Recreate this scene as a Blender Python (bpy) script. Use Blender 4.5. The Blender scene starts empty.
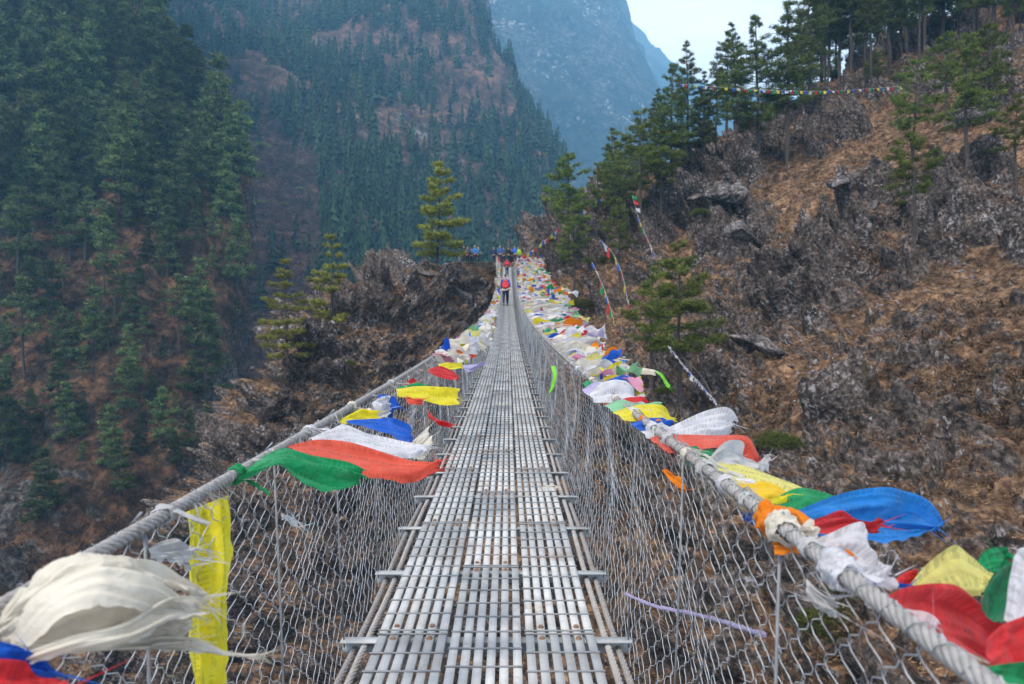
import bpy, math, random
import numpy as np
from mathutils import Vector, Matrix
from mathutils.bvhtree import BVHTree

# ------------------------------------------------------------------ camera, sky, light
SC = bpy.context.scene
COL = SC.collection
F = 700.0                       # focal length in photo pixels, camera level at the origin looking along +Y
cam_d = bpy.data.cameras.new('camera')
cam = bpy.data.objects.new('camera', cam_d)
COL.objects.link(cam)
cam.location = (0, 0, 0)
cam.rotation_euler = (math.pi / 2, 0, 0)
cam_d.sensor_width = 36.0
cam_d.lens = 36.0 * F / 1024
cam_d.clip_start = 0.05
cam_d.clip_end = 20000
cam_d.dof.use_dof = True
cam_d.dof.focus_distance = 3.6
cam_d.dof.aperture_fstop = 4.5
SC.camera = cam

SUN_EL, SUN_AZ = math.radians(52), math.radians(215)   # azimuth from +Y clockwise: behind and to the left
world = bpy.data.worlds.new('World')
SC.world = world
world.use_nodes = True
nt = world.node_tree
nt.nodes.clear()
wo = nt.nodes.new('ShaderNodeOutputWorld')
bg = nt.nodes.new('ShaderNodeBackground')
sky = nt.nodes.new('ShaderNodeTexSky')
sky.sky_type = 'NISHITA'
sky.sun_disc = False
sky.sun_elevation = SUN_EL
sky.sun_rotation = SUN_AZ
sky.altitude = 2800
sky.air_density = 1.0
sky.dust_density = 2.0
geo = nt.nodes.new('ShaderNodeTexCoord')
mp = nt.nodes.new('ShaderNodeMapping')
mp.inputs['Scale'].default_value = (1.5, 1.5, 5.0)
cn = nt.nodes.new('ShaderNodeTexNoise')
cn.inputs['Scale'].default_value = 2.2
cn.inputs['Detail'].default_value = 7
cr = nt.nodes.new('ShaderNodeValToRGB')
cr.color_ramp.elements[0].position = 0.30
cr.color_ramp.elements[0].color = (0.62, 0.62, 0.62, 1)
cr.color_ramp.elements[1].position = 0.62
cr.color_ramp.elements[1].color = (0.97, 0.97, 0.97, 1)
mixc = nt.nodes.new('ShaderNodeMixRGB')
mixc.inputs[2].default_value = (11.4, 9.9, 9.3, 1)      # bright thin cloud
nt.links.new(geo.outputs['Generated'], mp.inputs['Vector'])
nt.links.new(mp.outputs[0], cn.inputs['Vector'])
nt.links.new(cn.outputs['Fac'], cr.inputs[0])
nt.links.new(cr.outputs[0], mixc.inputs[0])
nt.links.new(sky.outputs[0], mixc.inputs[1])
nt.links.new(mixc.outputs[0], bg.inputs['Color'])
bg.inputs['Strength'].default_value = 0.14
nt.links.new(bg.outputs[0], wo.inputs['Surface'])

sun_d = bpy.data.lights.new('sun', 'SUN')
sun_d.energy = 3.0
sun_d.angle = math.radians(7)
sun_d.color = (1.0, 0.92, 0.82)
sun = bpy.data.objects.new('sun', sun_d)
COL.objects.link(sun)
_dir = Vector((math.sin(SUN_AZ) * math.cos(SUN_EL), math.cos(SUN_AZ) * math.cos(SUN_EL), math.sin(SUN_EL)))
sun.rotation_euler = _dir.to_track_quat('Z', 'Y').to_euler()

SC.view_settings.view_transform = 'Standard'
SC.view_settings.look = 'None'
SC.view_settings.exposure = 0.72
SC.view_settings.gamma = 1.0
SC.view_settings.use_curve_mapping = False
SC.render.engine = 'CYCLES'
SC.cycles.max_bounces = 6
SC.cycles.diffuse_bounces = 3
SC.cycles.volume_bounces = 2
SC.cycles.use_denoising = True

rng = np.random.default_rng(7)
random.seed(7)

# ------------------------------------------------------------------ helpers
def PX(px, py, d):
    return Vector(((px - 512) / F * d, d, (342 - py) / F * d))

def mesh_np(name, verts, quads=None, tris=None, uv=None, attrs=None, smooth=False):
    me = bpy.data.meshes.new(name)
    verts = np.asarray(verts, np.float32).reshape(-1, 3)
    me.vertices.add(len(verts))
    me.vertices.foreach_set('co', verts.ravel())
    ls, lt = [], []
    loops = []
    n = 0
    if quads is not None and len(quads):
        q = np.asarray(quads, np.int32).reshape(-1, 4)
        loops.append(q.ravel()); ls.append(n + np.arange(len(q)) * 4); lt.append(np.full(len(q), 4)); n += q.size
    if tris is not None and len(tris):
        t = np.asarray(tris, np.int32).reshape(-1, 3)
        loops.append(t.ravel()); ls.append(n + np.arange(len(t)) * 3); lt.append(np.full(len(t), 3)); n += t.size
    loops = np.concatenate(loops); ls = np.concatenate(ls); lt = np.concatenate(lt)
    me.loops.add(len(loops))
    me.loops.foreach_set('vertex_index', loops.astype(np.int32))
    me.polygons.add(len(ls))
    me.polygons.foreach_set('loop_start', ls.astype(np.int32))
    me.polygons.foreach_set('loop_total', lt.astype(np.int32))
    if smooth:
        me.polygons.foreach_set('use_smooth', np.ones(len(ls), bool))
    if uv is not None:
        l = me.uv_layers.new(name='UVMap')
        l.data.foreach_set('uv', np.asarray(uv, np.float32)[loops].ravel())
    if attrs:
        for k, v in attrs.items():
            v = np.asarray(v, np.float32)
            if v.ndim == 1:
                a = me.attributes.new(k, 'FLOAT', 'POINT'); a.data.foreach_set('value', v)
            else:
                a = me.attributes.new(k, 'FLOAT_COLOR', 'POINT')
                a.data.foreach_set('color', np.concatenate([v, np.ones((len(v), 1), np.float32)], 1).ravel())
    me.update(calc_edges=True)
    me.validate()
    return me

def link(name, me, mat=None, parent=None, loc=(0, 0, 0)):
    o = bpy.data.objects.new(name, me)
    COL.objects.link(o)
    if mat is not None and me is not None and len(me.materials) == 0:
        me.materials.append(mat)
    if parent is not None:
        o.parent = parent
    o.location = loc
    return o

def tag(o, label=None, cat=None, group=None, kind=None):
    if label: o['label'] = label
    if cat: o['category'] = cat
    if group: o['group'] = group
    if kind: o['kind'] = kind
    return o

def empty(name, loc=(0, 0, 0), rz=0.0):
    o = bpy.data.objects.new(name, None)
    o.empty_display_size = 0.2
    COL.objects.link(o)
    o.location = loc
    o.rotation_euler = (0, 0, rz)
    return o

class MB:
    """collects shapes into one mesh"""
    def __init__(s): s.v = []; s.q = []; s.t = []; s.n = 0
    def add(s, v, q=None, t=None):
        v = np.asarray(v, float).reshape(-1, 3)
        if q is not None and len(q): s.q.append(np.asarray(q, int).reshape(-1, 4) + s.n)
        if t is not None and len(t): s.t.append(np.asarray(t, int).reshape(-1, 3) + s.n)
        s.v.append(v); s.n += len(v)
    def box(s, c, size, R=None):
        hx, hy, hz = [a / 2 for a in size]
        v = np.array([(x, y, z) for x in (-hx, hx) for y in (-hy, hy) for z in (-hz, hz)])
        if R is not None: v = v @ np.array(R).T
        v = v + np.array(c)
        s.add(v, [(0, 1, 3, 2), (4, 6, 7, 5), (0, 4, 5, 1), (2, 3, 7, 6), (0, 2, 6, 4), (1, 5, 7, 3)])
    def tube(s, pts, r, seg=6, cap=True):
        v, q, t = tube_np(pts, r, seg, cap)
        s.add(v, q, t)
    def mesh(s, name, smooth=False):
        v = np.concatenate(s.v)
        return mesh_np(name, v, np.concatenate(s.q) if s.q else None, np.concatenate(s.t) if s.t else None, smooth=smooth)

def tube_np(pts, r, seg=6, cap=True):
    P = np.asarray([tuple(p) for p in pts], float)
    n = len(P)
    r = np.broadcast_to(np.asarray(r, float), (n,))
    T = np.gradient(P, axis=0)
    T /= np.linalg.norm(T, axis=1, keepdims=True) + 1e-12
    up = np.array([0, 0, 1.0]) if abs(T[0][2]) < 0.9 else np.array([1.0, 0, 0])
    U = np.cross(T, up); 
    bad = np.linalg.norm(U, axis=1) < 0.05
    U[bad] = np.cross(T[bad], np.array([0.3, 1.0, 0]))
    U /= np.linalg.norm(U, axis=1, keepdims=True) + 1e-12
    V = np.cross(T, U)
    a = np.arange(seg) / seg * 2 * np.pi
    R = P[:, None] + r[:, None, None] * (np.cos(a)[None, :, None] * U[:, None] + np.sin(a)[None, :, None] * V[:, None])
    v = R.reshape(-1, 3)
    i = np.arange(n - 1)[:, None] * seg; j = np.arange(seg)[None]
    j2 = (j + 1) % seg
    q = np.stack([i + j, i + j2, i + seg + j2, i + seg + j], -1).reshape(-1, 4)
    t = None
    if cap:
        t = []
        for k in range(1, seg - 1):
            t.append((0, k + 1, k)); b = (n - 1) * seg; t.append((b, b + k, b + k + 1))
    return v, q, t

# --- numpy noise
_perm = np.random.default_rng(3).permutation(65536)
_g = np.random.default_rng(4).normal(size=(65536, 3)); _g /= np.linalg.norm(_g, axis=1, keepdims=True)
_pt = np.random.default_rng(5).random((65536, 3))
def _h(ix, iy, iz):
    return _perm[(_perm[(_perm[ix & 65535] + iy) & 65535] + iz) & 65535]
def noise3(P):
    Pi = np.floor(P).astype(int); f = P - Pi
    u = f * f * f * (f * (f * 6 - 15) + 10)
    res = 0
    for dx in (0, 1):
        wx = u[:, 0] if dx else 1 - u[:, 0]
        for dy in (0, 1):
            wy = u[:, 1] if dy else 1 - u[:, 1]
            for dz in (0, 1):
                wz = u[:, 2] if dz else 1 - u[:, 2]
                g = _g[_h(Pi[:, 0] + dx, Pi[:, 1] + dy, Pi[:, 2] + dz)]
                d = (g * (f - np.array([dx, dy, dz]))).sum(1)
                res = res + wx * wy * wz * d
    return res * 1.6
def fbm(P, octv=5, lac=2.03, gain=0.5, ridged=False):
    a = 1.0; s = 0; tot = 0
    P = P.copy()
    for _ in range(octv):
        n = noise3(P)
        if ridged: n = 1 - 2 * np.abs(n)
        s = s + a * n; tot += a; a *= gain; P = P * lac + 17.3
    return s / tot
def worley(P):
    """F1, F2 and cell random value"""
    Pi = np.floor(P).astype(int)
    f1 = np.full(len(P), 9.0); f2 = np.full(len(P), 9.0); cid = np.zeros(len(P))
    for dx in (-1, 0, 1):
        for dy in (-1, 0, 1):
            for dz in (-1, 0, 1):
                c = Pi + np.array([dx, dy, dz])
                h = _h(c[:, 0], c[:, 1], c[:, 2])
                d = np.linalg.norm(c + _pt[h] - P, axis=1)
                m = d < f1
                f2 = np.where(m, f1, np.minimum(f2, d)); cid = np.where(m, h / 65536.0, cid); f1 = np.where(m, d, f1)
    return f1, f2, cid

def sstep(a, b, x):
    t = np.clip((x - a) / (b - a), 0, 1); return t * t * (3 - 2 * t)

def catmull(P, n, ts=None):
    """P (k,m) control -> n samples"""
    P = np.asarray(P, float); k = len(P)
    t = np.linspace(0, k - 1, n) if ts is None else np.asarray(ts, float)
    i = np.clip(np.floor(t).astype(int), 0, k - 2); f = (t - i).reshape(-1, *([1] * (P.ndim - 1)))
    p0 = P[np.maximum(i - 1, 0)]; p1 = P[i]; p2 = P[i + 1]; p3 = P[np.minimum(i + 2, k - 1)]
    tang = 0.42
    m1 = (p2 - p0) * tang; m2 = (p3 - p1) * tang
    f2 = f * f; f3 = f2 * f
    return (2 * f3 - 3 * f2 + 1) * p1 + (f3 - 2 * f2 + f) * m1 + (-2 * f3 + 3 * f2) * p2 + (f3 - f2) * m2

# ------------------------------------------------------------------ materials
def new_mat(name):
    m = bpy.data.materials.new(name); m.use_nodes = True
    n = m.node_tree; b = n.nodes['Principled BSDF']
    return m, n, b
def N(nt_, typ, **kw):
    x = nt_.nodes.new(typ)
    for k, v in kw.items():
        if hasattr(x, k): setattr(x, k, v)
        else: x.inputs[k].default_value = v
    return x
def ramp(nt_, stops, src=None):
    r = nt_.nodes.new('ShaderNodeValToRGB')
    e = r.color_ramp.elements
    while len(e) < len(stops): e.new(0.5)
    for k, (p, c) in enumerate(stops):
        e[k].position = p; e[k].color = (*c, 1) if len(c) == 3 else c
    if src is not None: nt_.links.new(src, r.inputs[0])
    return r
def simple(name, col, rough=0.8, var=0.15, scale=20, metal=0.0, bump=0.0, objrand=0.0):
    m, n, b = new_mat(name)
    tc = N(n, 'ShaderNodeTexCoord')
    no = N(n, 'ShaderNodeTexNoise'); no.inputs['Scale'].default_value = scale; no.inputs['Detail'].default_value = 5
    n.links.new(tc.outputs['Object'], no.inputs['Vector'])
    c = np.array(col)
    r = ramp(n, [(0.3, tuple(np.clip(c * (1 - var * 1.6), 0, 1))), (0.7, tuple(np.clip(c * (1 + var), 0, 1)))], no.outputs['Fac'])
    out = r.outputs[0]
    if objrand:
        oi = N(n, 'ShaderNodeObjectInfo')
        hs = N(n, 'ShaderNodeHueSaturation')
        ma = N(n, 'ShaderNodeMapRange'); ma.inputs[3].default_value = 1 - objrand; ma.inputs[4].default_value = 1 + objrand
        mh = N(n, 'ShaderNodeMapRange'); mh.inputs[3].default_value = 0.5 - objrand * 0.07; mh.inputs[4].default_value = 0.5 + objrand * 0.05
        n.links.new(oi.outputs['Random'], ma.inputs[0]); n.links.new(oi.outputs['Random'], mh.inputs[0])
        n.links.new(ma.outputs[0], hs.inputs['Value']); n.links.new(mh.outputs[0], hs.inputs['Hue'])
        n.links.new(out, hs.inputs['Color']); out = hs.outputs[0]
    n.links.new(out, b.inputs['Base Color'])
    b.inputs['Roughness'].default_value = rough
    b.inputs['Metallic'].default_value = metal
    if bump:
        bp = N(n, 'ShaderNodeBump'); bp.inputs['Strength'].default_value = bump; bp.inputs['Distance'].default_value = 0.02
        n.links.new(no.outputs['Fac'], bp.inputs['Height']); n.links.new(bp.outputs[0], b.inputs['Normal'])
    return m

def terrain_mat(name, soil, grass, rock, lichen, s=1.0, bump=0.6, bdist=0.3, moss=None, lich_amt=0.5):
    """soil/grass/rock mixed by the mesh's 'rock' attribute and noise; s scales the pattern"""
    m, n, b = new_mat(name)
    L = n.links.new
    tc = N(n, 'ShaderNodeTexCoord')
    at = N(n, 'ShaderNodeAttribute'); at.attribute_name = 'rock'
    def noise(sc, det=6, rough=0.6, dist=0.0):
        x = N(n, 'ShaderNodeTexNoise'); x.inputs['Scale'].default_value = sc * s; x.inputs['Detail'].default_value = det
        x.inputs['Roughness'].default_value = rough; x.inputs['Distortion'].default_value = dist
        L(tc.outputs['Object'], x.inputs['Vector']); return x
    n1 = noise(0.35, 8, 0.65); n2 = noise(2.2, 8, 0.7); n3 = noise(4.2, 7, 0.62, 0.5); n4 = noise(0.9, 7, 0.65, 0.4)
    g = ramp(n, [(0.40, soil), (0.50, tuple((np.array(soil) * 1.3 + np.array(grass)) / 2.3)), (0.60, grass)], n2.outputs['Fac'])
    g2 = N(n, 'ShaderNodeMixRGB', blend_type='MULTIPLY'); g2.inputs[0].default_value = 0.85
    gv = ramp(n, [(0.38, (0.28, 0.27, 0.28)), (0.52, (0.9, 0.88, 0.86)), (0.64, (1.5, 1.42, 1.32))], n4.outputs['Fac'])
    L(g.outputs[0], g2.inputs[1]); L(gv.outputs[0], g2.inputs[2])
    rk = ramp(n, [(0.38, tuple(np.array(rock) * 0.3)), (0.5, rock), (0.62, tuple(np.array(rock) * 2.2))], n3.outputs['Fac'])
    vo = N(n, 'ShaderNodeTexVoronoi'); vo.inputs['Scale'].default_value = 4.5 * s; vo.inputs['Randomness'].default_value = 1.0
    L(tc.outputs['Object'], vo.inputs['Vector'])
    ad = N(n, 'ShaderNodeMath', operation='ADD'); L(n3.outputs['Fac'], ad.inputs[0])
    mu = N(n, 'ShaderNodeMath', operation='MULTIPLY'); mu.inputs[1].default_value = 0.8; L(n1.outputs['Fac'], mu.inputs[0]); L(mu.outputs[0], ad.inputs[1])
    lt = 1.22 - 0.3 * lich_amt
    lm = ramp(n, [(max(0, lt / 2), (0, 0, 0)), (min(1, lt / 2 + 0.06), (1, 1, 1))], None)
    hf = N(n, 'ShaderNodeMath', operation='MULTIPLY'); hf.inputs[1].default_value = 0.5; L(ad.outputs[0], hf.inputs[0]); L(hf.outputs[0], lm.inputs[0])
    rv_ = ramp(n, [(0.36, (0.30, 0.27, 0.25)), (0.5, (0.95, 0.9, 0.86)), (0.64, (1.5, 1.45, 1.42))], n4.outputs['Fac'])
    rkm = N(n, 'ShaderNodeMixRGB', blend_type='MULTIPLY'); rkm.inputs[0].default_value = 0.9; L(rk.outputs[0], rkm.inputs[1]); L(rv_.outputs[0], rkm.inputs[2])
    mr = N(n, 'ShaderNodeMixRGB'); L(lm.outputs[0], mr.inputs[0]); L(rkm.outputs[0], mr.inputs[1]); mr.inputs[2].default_value = (*lichen, 1)
    # rock mask
    rm0 = N(n, 'ShaderNodeMath', operation='MULTIPLY_ADD'); L(n2.outputs['Fac'], rm0.inputs[0]); rm0.inputs[1].default_value = 1.0
    sub = N(n, 'ShaderNodeMath', operation='SUBTRACT'); L(at.outputs['Fac'], sub.inputs[0]); sub.inputs[1].default_value = 0.5
    L(sub.outputs[0], rm0.inputs[2])
    rmk = ramp(n, [(0.40, (0, 0, 0)), (0.50, (1, 1, 1))], rm0.outputs[0])
    mx = N(n, 'ShaderNodeMixRGB'); L(rmk.outputs[0], mx.inputs[0]); L(g2.outputs[0], mx.inputs[1]); L(mr.outputs[0], mx.inputs[2])
    out = mx.outputs[0]
    if moss is not None:
        n5 = noise(0.6, 7, 0.7, 0.8)
        mm = ramp(n, [(0.55, (0, 0, 0)), (0.65, (1, 1, 1))], n5.outputs['Fac'])
        m2 = N(n, 'ShaderNodeMixRGB'); mq = N(n, 'ShaderNodeMath', operation='MULTIPLY'); mq.inputs[1].default_value = 0.75
        L(mm.outputs[0], mq.inputs[0]); L(mq.outputs[0], m2.inputs[0]); L(out, m2.inputs[1]); m2.inputs[2].default_value = (*moss, 1)
        out = m2.outputs[0]
    L(out, b.inputs['Base Color'])
    b.inputs['Roughness'].default_value = 0.95
    b.inputs['Specular IOR Level'].default_value = 0.2
    bp = N(n, 'ShaderNodeBump'); bp.inputs['Strength'].default_value = bump; bp.inputs['Distance'].default_value = bdist
    hh = N(n, 'ShaderNodeMath', operation='ADD'); L(n3.outputs['Fac'], hh.inputs[0]); L(n2.outputs['Fac'], hh.inputs[1])
    L(hh.outputs[0], bp.inputs['Height']); L(bp.outputs[0], b.inputs['Normal'])
    return m

def foliage_mat(name, dark, light, objrand=0.25, trans=0.25):
    m, n, b = new_mat(name)
    L = n.links.new
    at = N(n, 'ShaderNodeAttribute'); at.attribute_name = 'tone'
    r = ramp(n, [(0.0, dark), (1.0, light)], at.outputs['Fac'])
    oi = N(n, 'ShaderNodeObjectInfo'); hs = N(n, 'ShaderNodeHueSaturation')
    ma = N(n, 'ShaderNodeMapRange'); ma.inputs[3].default_value = 1 - objrand; ma.inputs[4].default_value = 1 + objrand
    L(oi.outputs['Random'], ma.inputs[0]); L(ma.outputs[0], hs.inputs['Value'])
    mh = N(n, 'ShaderNodeMapRange'); mh.inputs[3].default_value = 0.485; mh.inputs[4].default_value = 0.515
    L(oi.outputs['Random'], mh.inputs[0]); L(mh.outputs[0], hs.inputs['Hue'])
    L(r.outputs[0], hs.inputs['Color'])
    L(hs.outputs[0], b.inputs['Base Color']); b.inputs['Roughness'].default_value = 0.85; b.inputs['Specular IOR Level'].default_value = 0.15
    tr = N(n, 'ShaderNodeBsdfTranslucent'); L(hs.outputs[0], tr.inputs['Color'])
    mx = N(n, 'ShaderNodeMixShader'); mx.inputs[0].default_value = trans
    L(b.outputs[0], mx.inputs[1]); L(tr.outputs[0], mx.inputs[2]); L(mx.outputs[0], n.nodes['Material Output'].inputs['Surface'])
    return m

def cloth_mat(name, col, trans=0.4, pr=0.0, rough=0.9):
    m, n, b = new_mat(name)
    L = n.links.new
    tc = N(n, 'ShaderNodeTexCoord')
    no = N(n, 'ShaderNodeTexNoise'); no.inputs['Scale'].default_value = 7; no.inputs['Detail'].default_value = 8; no.inputs['Roughness'].default_value = 0.65
    L(tc.outputs['Object'], no.inputs['Vector'])
    c = np.array(col)
    r = ramp(n, [(0.28, tuple(c * 0.62 + 0.02)), (0.5, tuple(c * 0.95)), (0.7, tuple(np.clip(c * 0.95 + 0.06, 0, 0.92)))], no.outputs['Fac'])
    out = r.outputs[0]
    if pr:   # faint block-printed lines of script
        mpp = N(n, 'ShaderNodeMapping'); mpp.inputs['Scale'].default_value = (60, 14, 1)
        L(tc.outputs['UV'], mpp.inputs['Vector'])
        w = N(n, 'ShaderNodeTexNoise'); w.inputs['Scale'].default_value = 1.0; w.inputs['Detail'].default_value = 3; L(mpp.outputs[0], w.inputs['Vector'])
        sp = N(n, 'ShaderNodeSeparateXYZ'); L(tc.outputs['UV'], sp.inputs[0])
        wv = N(n, 'ShaderNodeMath', operation='MULTIPLY'); wv.inputs[1].default_value = 88; L(sp.outputs[1], wv.inputs[0])
        sn = N(n, 'ShaderNodeMath', operation='SINE'); L(wv.outputs[0], sn.inputs[0])
        g1 = N(n, 'ShaderNodeMath', operation='GREATER_THAN'); g1.inputs[1].default_value = 0.1; L(sn.outputs[0], g1.inputs[0])
        g2 = N(n, 'ShaderNodeMath', operation='GREATER_THAN'); g2.inputs[1].default_value = 0.5; L(w.outputs['Fac'], g2.inputs[0])
        mm = N(n, 'ShaderNodeMath', operation='MULTIPLY'); L(g1.outputs[0], mm.inputs[0]); L(g2.outputs[0], mm.inputs[1])
        m3 = N(n, 'ShaderNodeMath', operation='MULTIPLY'); m3.inputs[1].default_value = pr; L(mm.outputs[0], m3.inputs[0])
        mi = N(n, 'ShaderNodeMixRGB'); L(m3.outputs[0], mi.inputs[0]); L(out, mi.inputs[1]); mi.inputs[2].default_value = (*(c * 0.25), 1)
        out = mi.outputs[0]
    L(out, b.inputs['Base Color']); b.inputs['Roughness'].default_value = rough; b.inputs['Specular IOR Level'].default_value = 0.15
    b.inputs['Sheen Weight'].default_value = 0.15
    # weave
    wb = N(n, 'ShaderNodeTexNoise'); wb.inputs['Scale'].default_value = 220; L(tc.outputs['Object'], wb.inputs['Vector'])
    nb = N(n, 'ShaderNodeTexNoise'); nb.inputs['Scale'].default_value = 28; nb.inputs['Detail'].default_value = 4; nb.inputs['Distortion'].default_value = 0.8; L(tc.outputs['Object'], nb.inputs['Vector'])
    ad = N(n, 'ShaderNodeMath', operation='MULTIPLY_ADD'); ad.inputs[1].default_value = 0.12; L(wb.outputs['Fac'], ad.inputs[0]); L(nb.outputs['Fac'], ad.inputs[2])
    bp = N(n, 'ShaderNodeBump'); bp.inputs['Strength'].default_value = 0.5; bp.inputs['Distance'].default_value = 0.015
    L(ad.outputs[0], bp.inputs['Height']); L(bp.outputs[0], b.inputs['Normal'])
    tr = N(n, 'ShaderNodeBsdfTranslucent'); L(out, tr.inputs['Color'])
    mx = N(n, 'ShaderNodeMixShader'); mx.inputs[0].default_value = trans
    L(b.outputs[0], mx.inputs[1]); L(tr.outputs[0], mx.inputs[2]); L(mx.outputs[0], n.nodes['Material Output'].inputs['Surface'])
    return m

M_near = terrain_mat('near_ground', (0.070, 0.038, 0.024), (0.34, 0.215, 0.125), (0.10, 0.083, 0.074), (0.42, 0.40, 0.41), s=1.0, bump=0.9, bdist=0.3, moss=(0.075, 0.048, 0.022), lich_amt=0.68)
M_left = terrain_mat('left_ground', (0.030, 0.018, 0.011), (0.17, 0.088, 0.045), (0.075, 0.066, 0.060), (0.22, 0.21, 0.20), s=0.3, bump=0.9, bdist=0.8, moss=(0.02, 0.028, 0.014), lich_amt=0.3)
M_mid = terrain_mat('mid_ground', (0.05, 0.036, 0.028), (0.20, 0.11, 0.08), (0.10, 0.09, 0.085), (0.24, 0.23, 0.22), s=0.08, bump=0.9, bdist=3, moss=(0.02, 0.035, 0.02), lich_amt=0.2)
M_far = terrain_mat('far_rock', (0.025, 0.03, 0.028), (0.06, 0.055, 0.045), (0.065, 0.06, 0.058), (0.55, 0.52, 0.48), s=0.03, bump=1.0, bdist=14, moss=(0.02, 0.03, 0.02), lich_amt=0.62)
M_rock = terrain_mat('boulder_rock', (0.09, 0.065, 0.05), (0.2, 0.14, 0.09), (0.115, 0.105, 0.102), (0.30, 0.29, 0.29), s=1.1, bump=0.9, bdist=0.12, lich_amt=0.45)
M_pine = foliage_mat('pine_needles', (0.045, 0.065, 0.018), (0.22, 0.27, 0.05), 0.25)
M_pine_y = foliage_mat('golden_pine_needles', (0.085, 0.10, 0.02), (0.42, 0.42, 0.075), 0.15)
M_pine_d = foliage_mat('dark_pine_needles', (0.035, 0.05, 0.02), (0.19, 0.23, 0.065), 0.25)
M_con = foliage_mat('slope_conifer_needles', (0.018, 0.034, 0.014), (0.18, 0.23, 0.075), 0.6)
M_forest = foliage_mat('forest_needles', (0.008, 0.018, 0.010), (0.055, 0.09, 0.035), 0.0, 0.05)
M_scrub = foliage_mat('bare_scrub', (0.07, 0.042, 0.036), (0.26, 0.16, 0.12), 0.0)
M_grass = foliage_mat('dry_grass', (0.11, 0.062, 0.034), (0.46, 0.30, 0.16), 0.0)
M_twig = foliage_mat('grey_twigs', (0.05, 0.028, 0.018), (0.20, 0.125, 0.08), 0.0, 0.05)
M_bush = foliage_mat('green_bush', (0.03, 0.04, 0.01), (0.13, 0.15, 0.03), 0.2)
M_bark = simple('bark', (0.062, 0.048, 0.04), 0.95, 0.35, 6, bump=0.6)
M_deadwood = simple('deadwood', (0.13, 0.11, 0.10), 0.95, 0.35, 6, bump=0.6)

# galvanised steel
def steel(name, col, rough, rust=0.0, scale=12):
    m, n, b = new_mat(name); L = n.links.new
    tc = N(n, 'ShaderNodeTexCoord'); ge = N(n, 'ShaderNodeNewGeometry')
    a = N(n, 'ShaderNodeTexNoise'); a.inputs['Scale'].default_value = scale; a.inputs['Detail'].default_value = 7; L(ge.outputs['Position'], a.inputs['Vector'])
    c = np.array(col)
    r = ramp(n, [(0.3, tuple(c * 0.72)), (0.7, tuple(np.clip(c * 1.15, 0, 1)))], a.outputs['Fac'])
    k = N(n, 'ShaderNodeTexNoise'); k.inputs['Scale'].default_value = 3.2; k.inputs['Detail'].default_value = 9; k.inputs['Roughness'].default_value = 0.7; L(ge.outputs['Position'], k.inputs['Vector'])
    rm = ramp(n, [(0.56, (0, 0, 0)), (0.70, (rust, rust, rust))], k.outputs['Fac'])
    mx = N(n, 'ShaderNodeMixRGB'); L(rm.outputs[0], mx.inputs[0]); L(r.outputs[0], mx.inputs[1]); mx.inputs[2].default_value = (0.22, 0.13, 0.08, 1)
    L(mx.outputs[0], b.inputs['Base Color']); b.inputs['Roughness'].default_value = rough; b.inputs['Metallic'].default_value = 0.12
    bp = N(n, 'ShaderNodeBump'); bp.inputs['Strength'].default_value = 0.2; bp.inputs['Distance'].default_value = 0.003
    L(a.outputs['Fac'], bp.inputs['Height']); L(bp.outputs[0], b.inputs['Normal'])
    return m
M_deck = steel('deck_steel', (0.48, 0.485, 0.475), 0.75, 0.65, 7)
M_rod = steel('rod_steel', (0.22, 0.23, 0.24), 0.55, 0.5, 20)
M_wire = steel('net_wire', (0.46, 0.48, 0.50), 0.45, 0.3, 14)
M_cable = steel('cable_steel', (0.31, 0.295, 0.28), 0.75, 0.5, 60)
M_bolt = simple('bolt_rust', (0.22, 0.13, 0.08), 0.7, 0.3, 60)
M_fray = cloth_mat('old_rag', (0.50, 0.47, 0.44), 0.2)
CL = {
 'white': cloth_mat('white_cloth', (0.82, 0.81, 0.84), 0.5, 0.3),
 'cream': cloth_mat('cream_cloth', (0.80, 0.74, 0.62), 0.4),
 'grey': cloth_mat('grey_cloth', (0.62, 0.61, 0.60), 0.4),
 'yellow': cloth_mat('yellow_cloth', (0.84, 0.72, 0.035), 0.45, 0.25),
 'pale yellow': cloth_mat('pale_yellow_cloth', (0.88, 0.80, 0.24), 0.5, 0.35),
 'gold': cloth_mat('gold_cloth', (0.85, 0.56, 0.03), 0.4),
 'blue': cloth_mat('blue_cloth', (0.015, 0.13, 0.62), 0.45, 0.3),
 'sky blue': cloth_mat('sky_blue_cloth', (0.02, 0.26, 0.74), 0.5, 0.25),
 'red': cloth_mat('red_cloth', (0.74, 0.04, 0.045), 0.5, 0.28),
 'coral': cloth_mat('coral_cloth', (0.84, 0.13, 0.08), 0.5, 0.2),
 'green': cloth_mat('green_cloth', (0.012, 0.32, 0.11), 0.45, 0.35),
 'dark green': cloth_mat('dark_green_cloth', (0.008, 0.16, 0.07), 0.35, 0.3),
 'pale green': cloth_mat('pale_green_cloth', (0.25, 0.55, 0.30), 0.4),
 'lime': cloth_mat('lime_cloth', (0.22, 0.70, 0.05), 0.4),
 'orange': cloth_mat('orange_cloth', (0.88, 0.26, 0.01), 0.4),
 'tan': cloth_mat('tan_cloth', (0.36, 0.27, 0.15), 0.3),
 'pink': cloth_mat('pink_cloth', (0.70, 0.30, 0.42), 0.4),
 'lilac': cloth_mat('lilac_cloth', (0.50, 0.45, 0.66), 0.4),
}

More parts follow.
